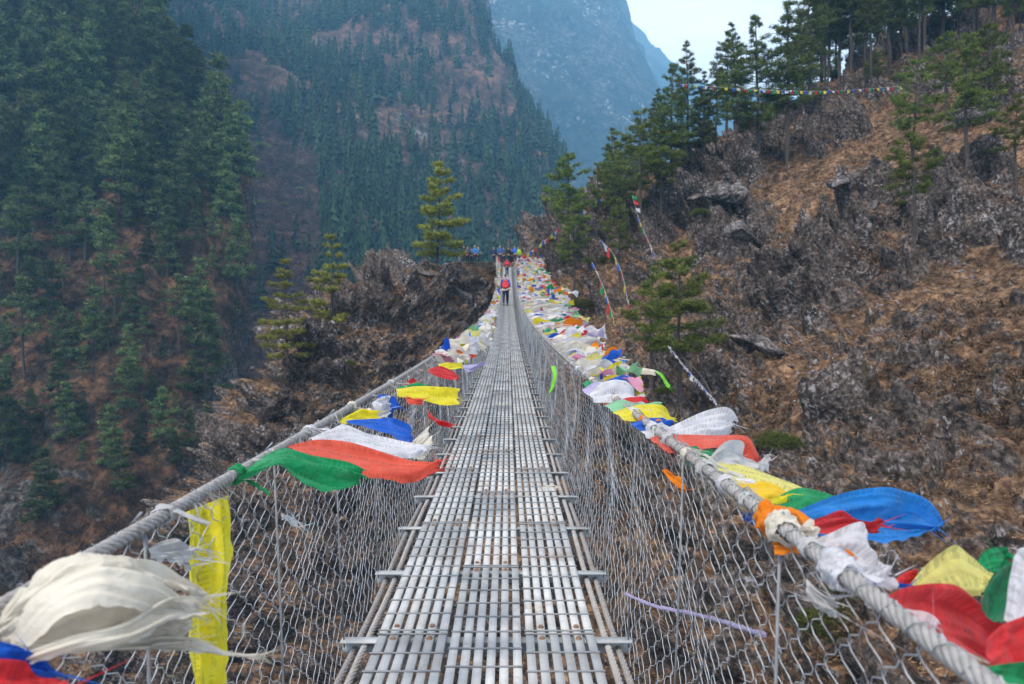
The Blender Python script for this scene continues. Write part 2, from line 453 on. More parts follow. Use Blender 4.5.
# ------------------------------------------------------------------ terrain
def control_surface(net, nu, nv):
    """net[i][j] = (px, py, depth) control points -> world grid (nv rows, nu cols)"""
    A = np.array(net, float)
    B = catmull(A, nv)                              # rows
    C = catmull(np.swapaxes(B, 0, 1), nu)           # (nu, nv, 3)
    C = np.swapaxes(C, 0, 1)
    D = C[..., 2]
    return np.stack([(C[..., 0] - 512) / F * D, D, (342 - C[..., 1]) / F * D], -1)
def grid_quads(nv, nu):
    i = np.arange(nv - 1)[:, None] * nu; j = np.arange(nu - 1)[None]
    return np.stack([i + j, i + j + 1, i + nu + j + 1, i + nu + j], -1).reshape(-1, 4)
def grid_normals(G):
    du = np.gradient(G, axis=1); dv = np.gradient(G, axis=0)
    n = np.cross(du, dv); n /= np.linalg.norm(n, axis=-1, keepdims=True) + 1e-9
    return n
def face_camera(n, G):
    s = np.sign(-(n * G).sum(-1, keepdims=True)); s[s == 0] = 1
    # keep the sheet's orientation consistent: use the majority sign
    return n * (1.0 if s.mean() > 0 else -1.0)
def bvh_of(V, Q):
    return BVHTree.FromPolygons([tuple(v) for v in V], [tuple(q) for q in Q])

# near spur: outcrop at the far end of the bridge and the big right hillside
cols = [-60, 60, 150, 215, 300, 380, 465, 500, 535, 580, 640, 700, 760, 820, 880, 950, 1024, 1150, 1400]
top  = [760, 700, 600, 492, 352, 292, 268, 268, 246, 212, 186, 155, 128, 100, 58, 22, -5, -60, -160]
Dtop = [50, 52, 54, 57, 63, 69, 76, 82, 88, 92, 90, 86, 84, 86, 90, 92, 92, 88, 80]
D342 = [0, 0, 0, 0, 0, 63.5, 68, 69, 70, 66, 58, 52, 47.5, 43.5, 40, 37, 34, 30, 26]
D500 = [0, 0, 0, 0, 54, 54, 54, 52, 49, 45, 39, 34.5, 31, 28, 26, 24, 22, 19.5, 17]
D684 = [0, 0, 49, 47, 45, 43, 40, 38, 36, 32, 28, 24.5, 22, 19.5, 17.5, 15.8, 14.5, 13, 11.5]
rows = []
for k, c in enumerate(cols):
    pts = []
    t, dt = top[k], Dtop[k]
    # build (py, D) anchor list from the crest down, then resample to a fixed count
    an = [(t, dt)]
    for yy, dd in ((342, D342[k]), (500, D500[k]), (684, D684[k])):
        if dd and yy > t + 25: an.append((yy, dd))
    yb, db = an[-1]
    if yb < 684: an.append((max(684, yb + 150), db * 0.84)); yb, db = an[-1]
    an.append((980, db * 0.72)); an.append((1700, db * 0.45)); an.append((4200, db * 0.20))
    ys = np.array([a[0] for a in an], float); ds = np.array([a[1] for a in an], float)
    # fractions: 8 rows between crest and 684, 3 below
    y684 = max(684.0, t + 120)
    fr = np.concatenate([t + (y684 - t) * np.array([0, .12, .25, .38, .52, .68, .84, 1.0]), [980 if y684 < 900 else y684 + 100, 1700, 4200]])
    dd = 1 / np.interp(fr, ys, 1 / ds)
    col = list(zip([c] * len(fr), fr, dd))
    # behind the crest the ground rolls back and down
    back = [(c, t + 45, dt + 60), (c, t + 14, dt + 26), (c, t + 1, dt + 8)]
    rows.append(back + col)
net = np.swapaxes(np.array(rows, float), 0, 1)
NV, NU = 620, 700
tsv = np.concatenate([np.linspace(0, 3, 60, endpoint=False), np.linspace(3, 10, 480, endpoint=False), np.linspace(10, 13, 80)])
A = catmull(net, NV, tsv)
A = np.swapaxes(catmull(np.swapaxes(A, 0, 1), NU), 0, 1)
D = A[..., 2]
G = np.stack([(A[..., 0] - 512) / F * D, D, (342 - A[..., 1]) / F * D], -1)
nrm = face_camera(grid_normals(G), G)
P = G.reshape(-1, 3)
big = fbm(P * 0.055 + 3, 4)
med = fbm(P * 0.16 + 11, 5, ridged=True)
Pw = P + 1.6 * np.stack([noise3(P * 0.35 + 5), noise3(P * 0.35 + 25), noise3(P * 0.35 + 45)], 1)
f1, f2, cid = worley(Pw * np.array([0.28, 0.28, 0.42]))
rocky = sstep(-0.10, 0.25, fbm(P * 0.07 + 40, 4) + 0.35 * (cid - 0.5) + 0.10)
# the left outcrop and the low right face are mostly bare rock; the upper right slope mostly grass
pxg = A[..., 0].ravel(); pyg = A[..., 1].ravel()
bias = 0.30 * sstep(520, 400, pxg) + 0.18 * sstep(220, 420, pyg) - 0.25 * sstep(200, 60, pyg) * sstep(560, 700, pxg)
rocky = np.clip(rocky * 0.9 + bias, 0, 1)
scree_blob = np.exp(-(((pxg - 790) / 110) ** 2 + ((pyg - 300) / 75) ** 2)) + 0.9 * np.exp(-(((pxg - 960) / 90) ** 2 + ((pyg - 340) / 60) ** 2)) + 0.8 * np.exp(-(((pxg - 725) / 45) ** 2 + ((pyg - 210) / 50) ** 2)) + 0.7 * np.exp(-(((pxg - 780) / 90) ** 2 + ((pyg - 480) / 60) ** 2))
rocky = np.clip(rocky + 0.35 * scree_blob, 0, 1)
lump = sstep(0.75, 0.05, f1) * (0.35 + cid) * (1 + 0.7 * np.clip(scree_blob, 0, 1))
f1b, f2b, cidb = worley(Pw * 0.95)
small = sstep(0.6, 0.05, f1b) * (0.3 + cidb)
fine = fbm(P * 1.6, 4, ridged=True)
amp = np.clip(P[:, 1] / 60, 0.3, 1.2)
# keep the bridge head and the slab under the crowd calm
calm = 1 - 0.97 * np.exp(-(((P[:, 0] + 3.0) / 7.5) ** 4 + ((P[:, 1] - 81) / 10) ** 4 + ((P[:, 2] - 9) / 3.5) ** 4))
f1c, f2c, cidc = worley(Pw * 2.1 + 0.3 * noise3(P * 3)[:, None])
crack = sstep(0.0, 0.12, f2b - f1b)
disp = 1.25 * (1.1 * big + 1.3 * med * (0.4 + rocky) + 2.2 * lump * rocky + 1.0 * small * (0.2 + rocky) + 0.32 * sstep(0.6, 0.1, f1c) * (0.2 + cidc) * (0.35 + rocky) + 0.26 * fine * (0.35 + rocky) - 0.25 * (1 - crack) * rocky) * amp * calm
disp -= (0.9 * rocky + 0.75) * calm + 0.25
facet = (noise3(np.stack([cid * 97.0, cid * 31.0, P[:, 0] * 0.05], 1)) * 1.1 + (cid - 0.5) * 1.6) * rocky * calm * sstep(0.02, 0.22, f2 - f1)
disp = disp + 0.9 * facet
Pn = P + nrm.reshape(-1, 3) * disp[:, None]
# rock steps: push level benches
st = np.sin(Pn[:, 2] * 2 * np.pi / 3.1 + 3 * big) * 0.28 * rocky * calm
Pn[:, :2] += (nrm.reshape(-1, 3)[:, :2]) * st[:, None]
near_G = Pn.reshape(NV, NU, 3)
slope_n = face_camera(grid_normals(near_G), near_G).reshape(-1, 3)
rk_attr = np.clip(0.08 + 0.46 * rocky + 0.9 * (0.60 - slope_n[:, 2]) + 0.25 * (lump - 0.4) + 0.3 * (small - 0.3) + 0.06 * scree_blob, 0, 1)
nq = grid_quads(NV, NU)
me = mesh_np('near_hillside', Pn, nq, attrs={'rock': rk_attr}, smooth=False)
near = link('hillside', me, M_near); tag(near, kind='structure')
near_bvh = bvh_of(Pn, nq)

def hit(bvh, px, py):
    d = PX(px, py, 1.0).normalized()
    loc, n_, i_, dist = bvh.ray_cast(Vector((0, 0, 0)), d)
    return loc, n_

# left slope: forested spur that ends in a cliff edge
def R_(py, ds, edge, de):
    xs = [-420, -120, 30, 130]
    r = [(x, py, d) for x, d in zip(xs, ds)]
    r.append(((130 + edge) / 2 + 8, py, (ds[3] + de) / 2 - 3)); r.append((edge, py, de))
    r.append((edge - 4, py + 6, de * 1.2)); r.append((edge - 60, py + 25, de * 1.6))
    return r
net2 = [R_(-190, (420, 400, 390, 390), 100, 390), R_(-150, (280, 262, 254, 258), 110, 265), R_(0, (215, 205, 200, 203), 122, 212), R_(110, (182, 172, 168, 170), 182, 180),
        R_(190, (165, 155, 150, 152), 243, 166), R_(280, (152, 142, 137, 138), 232, 152), R_(350, (146, 134, 128, 128), 212, 140),
        R_(430, (138, 125, 118, 117), 216, 130), R_(520, (126, 115, 107, 106), 228, 118), R_(640, (110, 102, 94, 93), 245, 104), R_(820, (92, 85, 80, 78), 262, 88), R_(1500, (60, 55, 52, 50), 300, 56)]
NV2, NU2 = 380, 420
G2 = control_surface(net2, NU2, NV2)
n2 = face_camera(grid_normals(G2), G2).reshape(-1, 3)
P2 = G2.reshape(-1, 3)
b2 = fbm(P2 * 0.018 + 7, 5); r2 = fbm(P2 * np.array([0.06, 0.06, 0.03]) + 2, 5, ridged=True)
g2f1, _, c2 = worley((P2 + 4 * noise3(P2 * 0.1)[:, None]) * np.array([0.10, 0.10, 0.06]))
py2 = (342 - P2[:, 2] / P2[:, 1] * F)
rk2 = np.clip(0.25 + 0.9 * fbm(P2 * 0.03 + 30, 4) + 0.45 * sstep(330, 520, py2), 0, 1)
d2 = 7 * b2 + 3.2 * r2 * (0.5 + rk2) + 4 * sstep(0.8, 0.1, g2f1) * c2 * (0.3 + rk2)
P2n = P2 + n2 * d2[:, None]
G2n = P2n.reshape(NV2, NU2, 3)
sl2 = face_camera(grid_normals(G2n), G2n).reshape(-1, 3)
q2 = grid_quads(NV2, NU2)
left = link('left_slope', mesh_np('left_slope', P2n, q2, attrs={'rock': np.clip(0.5 * rk2 + 0.55 * (0.6 - sl2[:, 2]), 0, 1)}), M_left)
tag(left, kind='structure')
left_bvh = bvh_of(P2n, q2)

# middle mountain with the brown gully at its foot
def R3(py, ds, edge, de):
    xs = [-300, 60, 230, 330, 430]
    r = [(x, py, d) for x, d in zip(xs, ds)]
    if edge < 470: r = [(x - (470 - edge), y_, d) for x, y_, d in r]
    r.append((edge, py, de)); r.append((edge - 4, py + 4, de * 1.25)); r.append((edge - 80, py + 20, de * 1.7))
    return r
net3 = [R3(-90, (900, 850, 860, 860, 900), 430, 900), R3(-80, (760, 720, 700, 690, 700), 434, 720), R3(0, (620, 590, 570, 570, 580), 455, 610), R3(70, (520, 480, 465, 480, 505), 478, 540),
        R3(125, (440, 400, 385, 405, 440), 512, 490), R3(170, (380, 345, 335, 355, 385), 540, 450), R3(215, (335, 305, 295, 315, 345), 540, 400),
        R3(260, (300, 272, 262, 285, 310), 590, 355), R3(330, (265, 240, 228, 250, 280), 640, 320), R3(420, (235, 210, 198, 220, 250), 680, 290), R3(540, (200, 180, 168, 190, 215), 700, 250), R3(760, (150, 140, 130, 150, 170), 720, 200), R3(1500, (100, 92, 90, 95, 110), 740, 130)]
NV3, NU3 = 420, 460
G3 = control_surface(net3, NU3, NV3)
n3 = face_camera(grid_normals(G3), G3).reshape(-1, 3)
P3 = G3.reshape(-1, 3)
sc3 = np.clip(P3[:, 1] / 500, 0.35, 1.6)
b3 = fbm(P3 * 0.006 + 9, 5); r3 = fbm(P3 * np.array([0.014, 0.014, 0.006]) + 21, 6, ridged=True)
d3 = (24 * b3 + 20 * r3) * sc3
P3n = P3 + n3 * d3[:, None]
G3n = P3n.reshape(NV3, NU3, 3)
sl3 = face_camera(grid_normals(G3n), G3n).reshape(-1, 3)
q3 = grid_quads(NV3, NU3)
rk3 = np.clip(0.25 + 0.8 * fbm(P3 * 0.01 + 3, 5) + 0.5 * (0.55 - sl3[:, 2]), 0, 1)
mid = link('middle_mountain', mesh_np('middle_mountain', P3n, q3, attrs={'rock': rk3}), M_mid); tag(mid, kind='structure')
mid_bvh = bvh_of(P3n, q3)

# far mountain and the last ridge
def far_sheet(name, sil, D0, depth_gain, nu, nv, seed, amp, mat, rough=1.0):
    """crest given as photo directions at distance D0; the face falls towards the valley"""
    s = np.array(sil, float)
    xs = np.linspace(s[0, 0], s[-1, 0], nu)
    ty = np.interp(xs, s[:, 0], s[:, 1])
    v = np.linspace(-0.18, 1, nv)[:, None]
    yb = 420.0
    py = np.where(v >= 0, ty + (yb - ty) * v, ty - (v * 60)); d = np.where(v >= 0, D0 * (1 - depth_gain * v), D0 * (1 - v * 1.6))
    X = (xs[None] - 512) / F * d; Z = (342 - py) / F * d; Y = d + 0 * X
    G_ = np.stack([X, Y, Z], -1)
    n_ = face_camera(grid_normals(G_), G_).reshape(-1, 3); P_ = G_.reshape(-1, 3)
    k = 1.0 / D0
    a_ = fbm(P_ * np.array([9, 9, 4]) * k + seed, 6, ridged=True); b_ = fbm(P_ * 3.5 * k + seed * 2, 4)
    e = np.clip(np.broadcast_to(np.abs(v) * 8, (nv, nu)).ravel(), 0.25, 1)
    Pn_ = P_ + n_ * (amp * (a_ * 0.7 + b_) * e)[:, None]
    Gn = Pn_.reshape(nv, nu, 3); sl = face_camera(grid_normals(Gn), Gn).reshape(-1, 3)
    rk = np.clip(0.45 + 0.9 * fbm(P_ * np.array([14, 14, 5]) * k + seed + 9, 5) + 0.4 * (0.5 - sl[:, 2]), 0, 1)
    o = link(name, mesh_np(name, Pn_, grid_quads(nv, nu), attrs={'rock': rk}), mat); tag(o, kind='structure'); return o
far_sheet('far_mountain', [(150, -110), (380, -90), (470, -60), (560, -38), (596, -12), (612, 4), (628, 38), (640, 62), (652, 88), (668, 122), (690, 160), (740, 230), (800, 300)], 1500, 0.45, 380, 300, 12.0, 75, M_far)
far_sheet('far_ridge', [(560, -20), (628, 34), (640, 52), (652, 58), (664, 70), (690, 84), (715, 98), (760, 96), (840, 110), (1000, 150), (1200, 180)], 2200, 0.3, 200, 120, 31.0, 70, M_far)

# gorge floor, one sheet under everything out to the horizon
gx = np.linspace(-3100, 3100, 120); gy = np.linspace(-1600, 4600, 120)
XX, YY = np.meshgrid(gx, gy); PP = np.stack([XX, YY, np.zeros_like(XX)], -1).reshape(-1, 3)
PP[:, 2] = -150 + 25 * fbm(PP * 0.002, 4)
gf = link('ground', mesh_np('ground', PP, grid_quads(120, 120), attrs={'rock': np.full(len(PP), 0.4)}), M_mid); tag(gf, kind='structure')

# haze: one closed box round the whole scene
HZ = MB(); HZ.box((0, 1500, 480), (6400, 6600, 1400))
m, n, b = new_mat('haze_air'); n.nodes.remove(b)
pv = N(n, 'ShaderNodeVolumePrincipled'); pv.inputs['Color'].default_value = (0.28, 0.66, 1.0, 1); pv.inputs['Density'].default_value = 0.00042; pv.inputs['Anisotropy'].default_value = 0.1
n.links.new(pv.outputs[0], n.nodes['Material Output'].inputs['Volume'])
hz = link('haze', HZ.mesh('haze'), m); tag(hz, kind='stuff')

# ------------------------------------------------------------------ bridge
def deck_z(d): return -1.34 + 0.0314 * d + 0.00119 * d * d
def axis_x(d): return -0.092 - 0.0057 * d
def lat(d): return 0.645 + 0.45 * (np.maximum(d, 0) / 78.0) ** 4
def rail_h(d): return 0.92 + 0.12 * np.clip(d / 78.0, 0, 1) ** 2
def rail(side, d):
    d = float(d)
    return Vector((axis_x(d) + side * float(lat(d)), d, deck_z(d) + float(rail_h(d))))
END = 78.0; START = -3.2
bridge = empty('suspension_bridge', (axis_x(END), END, deck_z(END)))
tag(bridge, 'long steel cable footbridge with grated deck and wire net sides sagging across the gorge', 'footbridge')
BI = -Vector(bridge.location)
def bpart(name, me, mat, loc=(0, 0, 0)):
    o = link(name, me, mat, bridge, Vector(loc) + BI); return o

# deck panel: six slats, cross rods on top, bolts
PITCH = 0.051; SW = 0.034; PL = 1.56
def panel_mesh(seed):
    rg = np.random.default_rng(seed)
    m_ = MB(); mi = []
    for k in range(6):
        x = (k - 2.5) * PITCH + rg.normal() * 0.0008
        m_.box((x, 0, -0.012 + rg.normal() * 0.0008), (SW, PL - 0.012 - abs(rg.normal()) * 0.006, 0.024)); mi += [0] * 6
    W = 6 * PITCH - 0.008
    ys = [-PL / 2 + 0.014] + [-PL / 2 + 0.15 * k + 0.03 for k in range(1, 10)] + [PL / 2 - 0.014]
    for y in ys:
        y += rg.normal() * 0.002
        v, q, t = tube_np([(-W / 2, y, 0.003), (0, y + rg.normal() * 0.001, 0.002), (W / 2, y, 0.003)], 0.0042, 6, False)
        m_.add(v, q); mi += [1] * len(q)
    for y in (-PL / 2 + 0.055, PL / 2 - 0.055):
        for x in (-1.5 * PITCH, 1.5 * PITCH):
            for (z1, r_) in ((0.009, 0.009), (0.002, 0.014)):
                v, q, t = tube_np([(x, y, 0.0), (x, y, z1), (x, y, z1 + 0.0005)], [r_, r_, 0.0005], 8, False)
                m_.add(v, q); mi += [2] * len(q)
    me_ = m_.mesh('deck_panel')
    for q_ in (M_deck, M_rod, M_bolt): me_.materials.append(q_)
    me_.polygons.foreach_set('material_index', np.array(mi, np.int32))
    return me_
PMS = [panel_mesh(k) for k in range(6)]
panels = []
for c in range(3):
    off = 2.98 if c != 1 else 3.76
    k0 = -4
    for k in range(k0, 60):
        y = off + PL * k + PL / 2
        if y < START or y > END - 0.4: continue
        panels.append((y, c))
panels.sort()
fars = MB()
cnt = 0
for y, c in panels:
    ang = math.atan(0.0314 + 2 * 0.00119 * y)
    x = axis_x(y) + (c - 1) * (6 * PITCH + 0.006)
    if y > 0.9 and cnt < 100:
        o = bpart('deck_panel', PMS[int(rng.integers(6))], None, (x, y, deck_z(y) + rng.normal() * 0.0012)); o.rotation_euler = (ang, rng.normal() * 0.003, 0.0057 + rng.normal() * 0.001)
        cnt += 1
    else:
        R = Matrix.Rotation(0.0057, 3, 'Z') @ Matrix.Rotation(ang, 3, 'X')
        for s6 in range(6):
            fars.box(Vector((x, y, deck_z(y))) + R @ Vector(((s6 - 2.5) * PITCH, 0, -0.012)), (SW, PL - 0.012, 0.024), R)
        for t_ in range(10):
            fars.box(Vector((x, y, deck_z(y))) + R @ Vector((0, -PL / 2 + 0.02 + 0.165 * t_, 0.003)), (6 * PITCH - 0.01, 0.009, 0.008), R)
o = bpart('distant_deck', fars.mesh('distant_deck'), M_deck); o['kind'] = 'stuff'
tag(o, 'rest of the grated deck, climbing to the far landing')

# crossbeams, hangers
beam_y = [2.98 + 0.78 * k for k in range(-7, 97) if 2.98 + 0.78 * k < END]
bm_me = MB()
bm_me.box((0, 0, 0), (1.235, 0.055, 0.006)); bm_me.box((0, 0.024, -0.033), (1.235, 0.006, 0.058))
bm_me = bm_me.mesh('crossbeam'); bm_me.materials.append(M_deck)
far_b = MB(); far_h = MB(); nb = 0; nh = 0
for y in beam_y:
    p = Vector((axis_x(y), y, deck_z(y) - 0.034))
    if y > 0.8 and nb < 98:
        o = bpart('crossbeam', bm_me, None, p); nb += 1
    else:
        far_b.box(p, (1.235, 0.055, 0.008))
    for s in (-1, 1):
        a = p + Vector((s * 0.605, 0, -0.03)); t_ = rail(s, y)
        mmb = far_h
        if y > 0.8 and nh < 100: mmb = MB()
        bend = (a + t_) / 2 + Vector((s * 0.012 * rng.normal(), 0.01 * rng.normal(), 0))
        mmb.tube([a, bend, t_ + Vector((0, 0, 0.012))], 0.0036, 6)
        mmb.tube([t_ + Vector((0, -0.012, 0.03)), t_ + Vector((s * 0.03, 0, 0)), t_ + Vector((0, 0.012, -0.04))], 0.0036, 5)
        if mmb is not far_h:
            bpart('hanger', mmb.mesh('hanger', True), M_rod); nh += 1
if far_b.n:
    o = bpart('distant_crossbeams', far_b.mesh('distant_crossbeams'), M_deck); o['kind'] = 'stuff'
o = bpart('distant_hangers', far_h.mesh('distant_hangers'), M_rod); o['kind'] = 'stuff'

# cables
def strands(fn, r, ns, d0, d1, pitch, step, mb, seg=5):
    n_ = int((d1 - d0) / step); ds = np.linspace(d0, d1, n_)
    C_ = np.array([tuple(fn(d)) for d in ds])
    T = np.gradient(C_, axis=0); T /= np.linalg.norm(T, axis=1, keepdims=True)
    U = np.cross(T, [0, 0, 1.0]); U /= np.linalg.norm(U, axis=1, keepdims=True); V = np.cross(T, U)
    for k in range(ns):
        a = 2 * np.pi * (ds / pitch + k / ns)
        P_ = C_ + (U * np.cos(a)[:, None] + V * np.sin(a)[:, None]) * r * 0.62
        mb.tube(P_, r * 0.355, seg)
for s in (-1, 1):
    mb_ = MB()
    f_ = lambda d, s=s: rail(s, d)
    strands(f_, 0.0155, 6, START, 12, 0.12, 0.011, mb_, 7)
    mb_.tube([f_(d) for d in np.linspace(START, 12, 160)], 0.008, 8)
    mb_.tube([f_(d) for d in np.linspace(11.9, END, 200)], 0.015, 8)
    cab = bpart('handrail_cable', mb_.mesh('handrail_cable', True), M_cable)
    # lashing wire that ties the net to the cable
    lw = MB()
    t = np.arange(START, 26, 0.008); ph = t * 2 * np.pi / 0.055 + 2.6 * np.sin(t * 9)
    C_ = np.array([tuple(f_(d)) for d in t])
    rr = 0.0168 + 0.0028 * np.sin(ph * 0.37)
    lw.tube(C_ + np.stack([np.cos(ph) * rr, 0 * t, np.sin(ph) * rr], 1), 0.0012, 4)
    link('lashing_wire', lw.mesh('lashing_wire', True), M_rod, cab)
    for k, (ox, oz) in enumerate(((0.515, -0.06), (0.565, -0.075))):
        mb_ = MB()
        g_ = lambda d, s=s, ox=ox, oz=oz: Vector((axis_x(d) + s * ox, d, deck_z(d) + oz + 0.012 * math.sin(d * 3 + k)))
        strands(g_, 0.016, 6, 0.5, 9, 0.2, 0.03, mb_, 5)
        mb_.tube([g_(d) for d in np.linspace(START, END, 260)], 0.011, 7)
        bpart('deck_cable', mb_.mesh('deck_cable', True), M_fray if k == 0 else M_cable)

# wire netting: interlocked zigzag wires from the handrail down to the beam ends
def netting(side):
    cw = 0.053; ch = 0.042                       # half-cell height
    mbv = []; mbq = []; base = 0
    ds = np.arange(START + 0.2, END, cw)
    seg = 4
    for i, d in enumerate(ds):
        top_ = np.array(rail(side, d)) + [0, 0, 0.018]
        bot = np.array((axis_x(d) + side * 0.60, d, deck_z(d) - 0.11))
        H_ = top_[2] - bot[2]; n_ = int(H_ / ch)
        if d < 14:
            pts_t = np.linspace(0, 1, n_ * 3 + 1)
            tri = np.arange(n_ * 3 + 1) / 3.0
            # rounded zigzag: flat-ish crossings and twisted verticals like hexagonal wire
            ph = tri % 2; z_ = np.where(ph < 1, ph, 2 - ph); z_ = sstep(0.12, 0.88, z_)
        else:
            pts_t = np.linspace(0, 1, n_ + 1); z_ = (np.arange(n_ + 1) % 2).astype(float)
        P_ = top_[None] * (1 - pts_t[:, None]) + bot[None] * pts_t[:, None]
        off_ = (z_ - 0.5) * cw * 1.06 * (1 if i % 2 == 0 else -1)
        P_[:, 1] += off_
        # bulge and irregular sag
        w = np.sin(np.pi * pts_t)
        q_ = np.stack([np.full(len(pts_t), d * 1.3), pts_t * 2.0, np.full(len(pts_t), side * 7.0)], 1)
        q2_ = q_ + np.stack([off_ * 1.3, 0 * off_, 0 * off_], 1)
        nn = noise3(q2_); n2_ = noise3(q2_ * 2.7 + 9)
        P_[:, 0] += side * w * (0.045 + 0.06 * nn) + 0.005 * ((i % 2) - 0.5) + 0.003 * n2_
        P_[:, 2] += w * 0.012 * n2_
        P_[:, 1] += w * 0.035 * noise3(q2_ * 1.6 + 31)
        v, q, _ = tube_np(P_, 0.0014 if d < 10 else 0.0016, seg, False)
        mbv.append(v); mbq.append(q + base); base += len(v)
    o = bpart('wire_netting', mesh_np('wire_netting', np.concatenate(mbv), np.concatenate(mbq)), M_wire)
netting(-1); netting(1)

# far bridge head: posts, steps and landing
M_conc = simple('concrete', (0.36, 0.34, 0.32), 0.9, 0.2, 3, bump=0.3)
M_stone = terrain_mat('wall_stone', (0.12, 0.10, 0.08), (0.16, 0.13, 0.10), (0.16, 0.15, 0.145), (0.36, 0.35, 0.34), s=2.5, bump=0.8, bdist=0.08, lich_amt=0.4)
for s in (-1, 1):
    mb_ = MB()
    p = Vector((axis_x(END) + s * 1.16, END + 0.2, deck_z(END) - 1.6))
    mb_.box(p + Vector((0, 0, 1.3)), (0.16, 0.16, 2.8)); mb_.box(p + Vector((0, 0, 2.72)), (0.24, 0.24, 0.05))
    mb_.box(p + Vector((0, 0, -0.1)), (0.5, 0.6, 1.0))
    bpart('anchor_post', mb_.mesh('anchor_post'), M_conc)
steps = empty('stone_steps', (axis_x(END), END + 0.4, deck_z(END)))
tag(steps, 'short flight of stone steps at the far end of the footbridge', 'steps')
for k in range(4):
    mb_ = MB(); mb_.box((0, 0.2 + 0.4 * k, 0.02 + 0.19 * k - 0.4), (2.0, 0.5, 0.8))
    link('step', mb_.mesh('step'), M_stone, steps)
plat = MB()
px0 = axis_x(END)
gz = deck_z(END) + 0.75
platv = []
plat.box((px0 - 1.2, END + 5.4, gz - 1.3), (11.5, 6.0, 2.6))
pl_o = link('landing', plat.mesh('landing'), M_stone); tag(pl_o, kind='structure')
# dry stone retaining wall left of the landing
wallb = MB()
for i in range(14):
    for j in range(5):
        wallb.box((px0 - 1.75 - 0.36 * i + 0.1 * rng.normal() * 0.3 + (j % 2) * 0.16, END + 1.9 + 0.05 * rng.normal(), gz - 1.05 + 0.24 * j), (0.34 + 0.03 * rng.normal(), 0.4, 0.225), Matrix.Rotation(0.05 * rng.normal(), 3, 'Y'))
wo_ = link('stone_wall', wallb.mesh('stone_wall'), M_stone); tag(wo_, 'low dry stone retaining wall under the people left of the bridge end', 'stone wall')

# ------------------------------------------------------------------ boulders
def boulder(seed, size, flat=1.0):
    import bmesh
    bm = bmesh.new(); bmesh.ops.create_icosphere(bm, subdivisions=5, radius=1.0)
    V = np.array([tuple(v.co) for v in bm.verts]); Fc = np.array([[v.index for v in f.verts] for f in bm.faces]); bm.free()
    rg = np.random.default_rng(seed)
    for _ in range(11):        # facet cuts
        nrm_ = rg.normal(size=3); nrm_ /= np.linalg.norm(nrm_); h = rg.uniform(0.30, 0.72)
        dd = V @ nrm_; V = V - np.maximum(dd - h, 0)[:, None] * nrm_ * 0.97
    V = V / np.abs(V).max(0)
    V = V * (1 + 0.16 * fbm(V * 1.7 + seed, 6, gain=0.6, ridged=True)[:, None] + 0.09 * fbm(V * 5 + seed, 5, gain=0.65)[:, None])
    nz = V[:, 2] / (np.linalg.norm(V, axis=1) + 1e-6)
    V = V * np.array(size) / 2
    return mesh_np('boulder', V, tris=Fc, attrs={'rock': np.clip(1.0 - 0.75 * sstep(0.5, 0.9, nz) * rg.uniform(0.3, 1), 0, 1)})
blds = [  # px, py(centre), width px, height px, label
 (461, 293, 28, 36, 'tall grey rock face standing on the outcrop left of the far bridge end'),
 (838, 180, 26, 12, 'pale flat rock slab lying on the grass right of the two tall pine trunks'),
 (728, 186, 46, 34, 'big rounded brown boulder on the slope below the tall pines'),
 (817, 119, 24, 20, 'grey boulder beside the hillside prayer flag line'),
 (985, 108, 44, 24, 'dark boulder high on the right slope beneath the trees'),
 (768, 206, 22, 12, 'flat dark stone between the brown boulder and the pale slab'),
 (750, 232, 52, 26, 'broad dark rock ledge under the rounded brown boulder'),
 (958, 138, 18, 14, 'small dark boulder beside a pine trunk on the upper right slope'),
 (765, 345, 70, 26, 'long dark overhanging rock above the scree'),
 (700, 196, 26, 16, 'grey stone on the slope behind the small pines'),
 (873, 205, 30, 16, 'low grey outcrop stone in the dry grass near the thin pine'),
 (350, 296, 24, 14, 'lichened stone at the crest of the left outcrop'),
 (425, 272, 28, 12, 'pale weathered stone on top of the left outcrop'),
]
for i, (px, py, w, h, lab) in enumerate(blds):
    loc, nn = hit(near_bvh, px, py)
    if loc is None: continue
    d = loc.y
    sx, sz = w * d / F, h * d / F
    o = link('boulder', boulder(100 + i, (sx * 1.0, max(sx, sz) * 0.9, sz * 1.1)), M_rock, None, loc + Vector((0, sx * 0.22, -sz * 0.22)))
    o.rotation_euler = (0, rng.normal() * 0.15, rng.uniform(-0.4, 0.4))
    tag(o, lab, 'boulder', 'boulders on the hillsides')

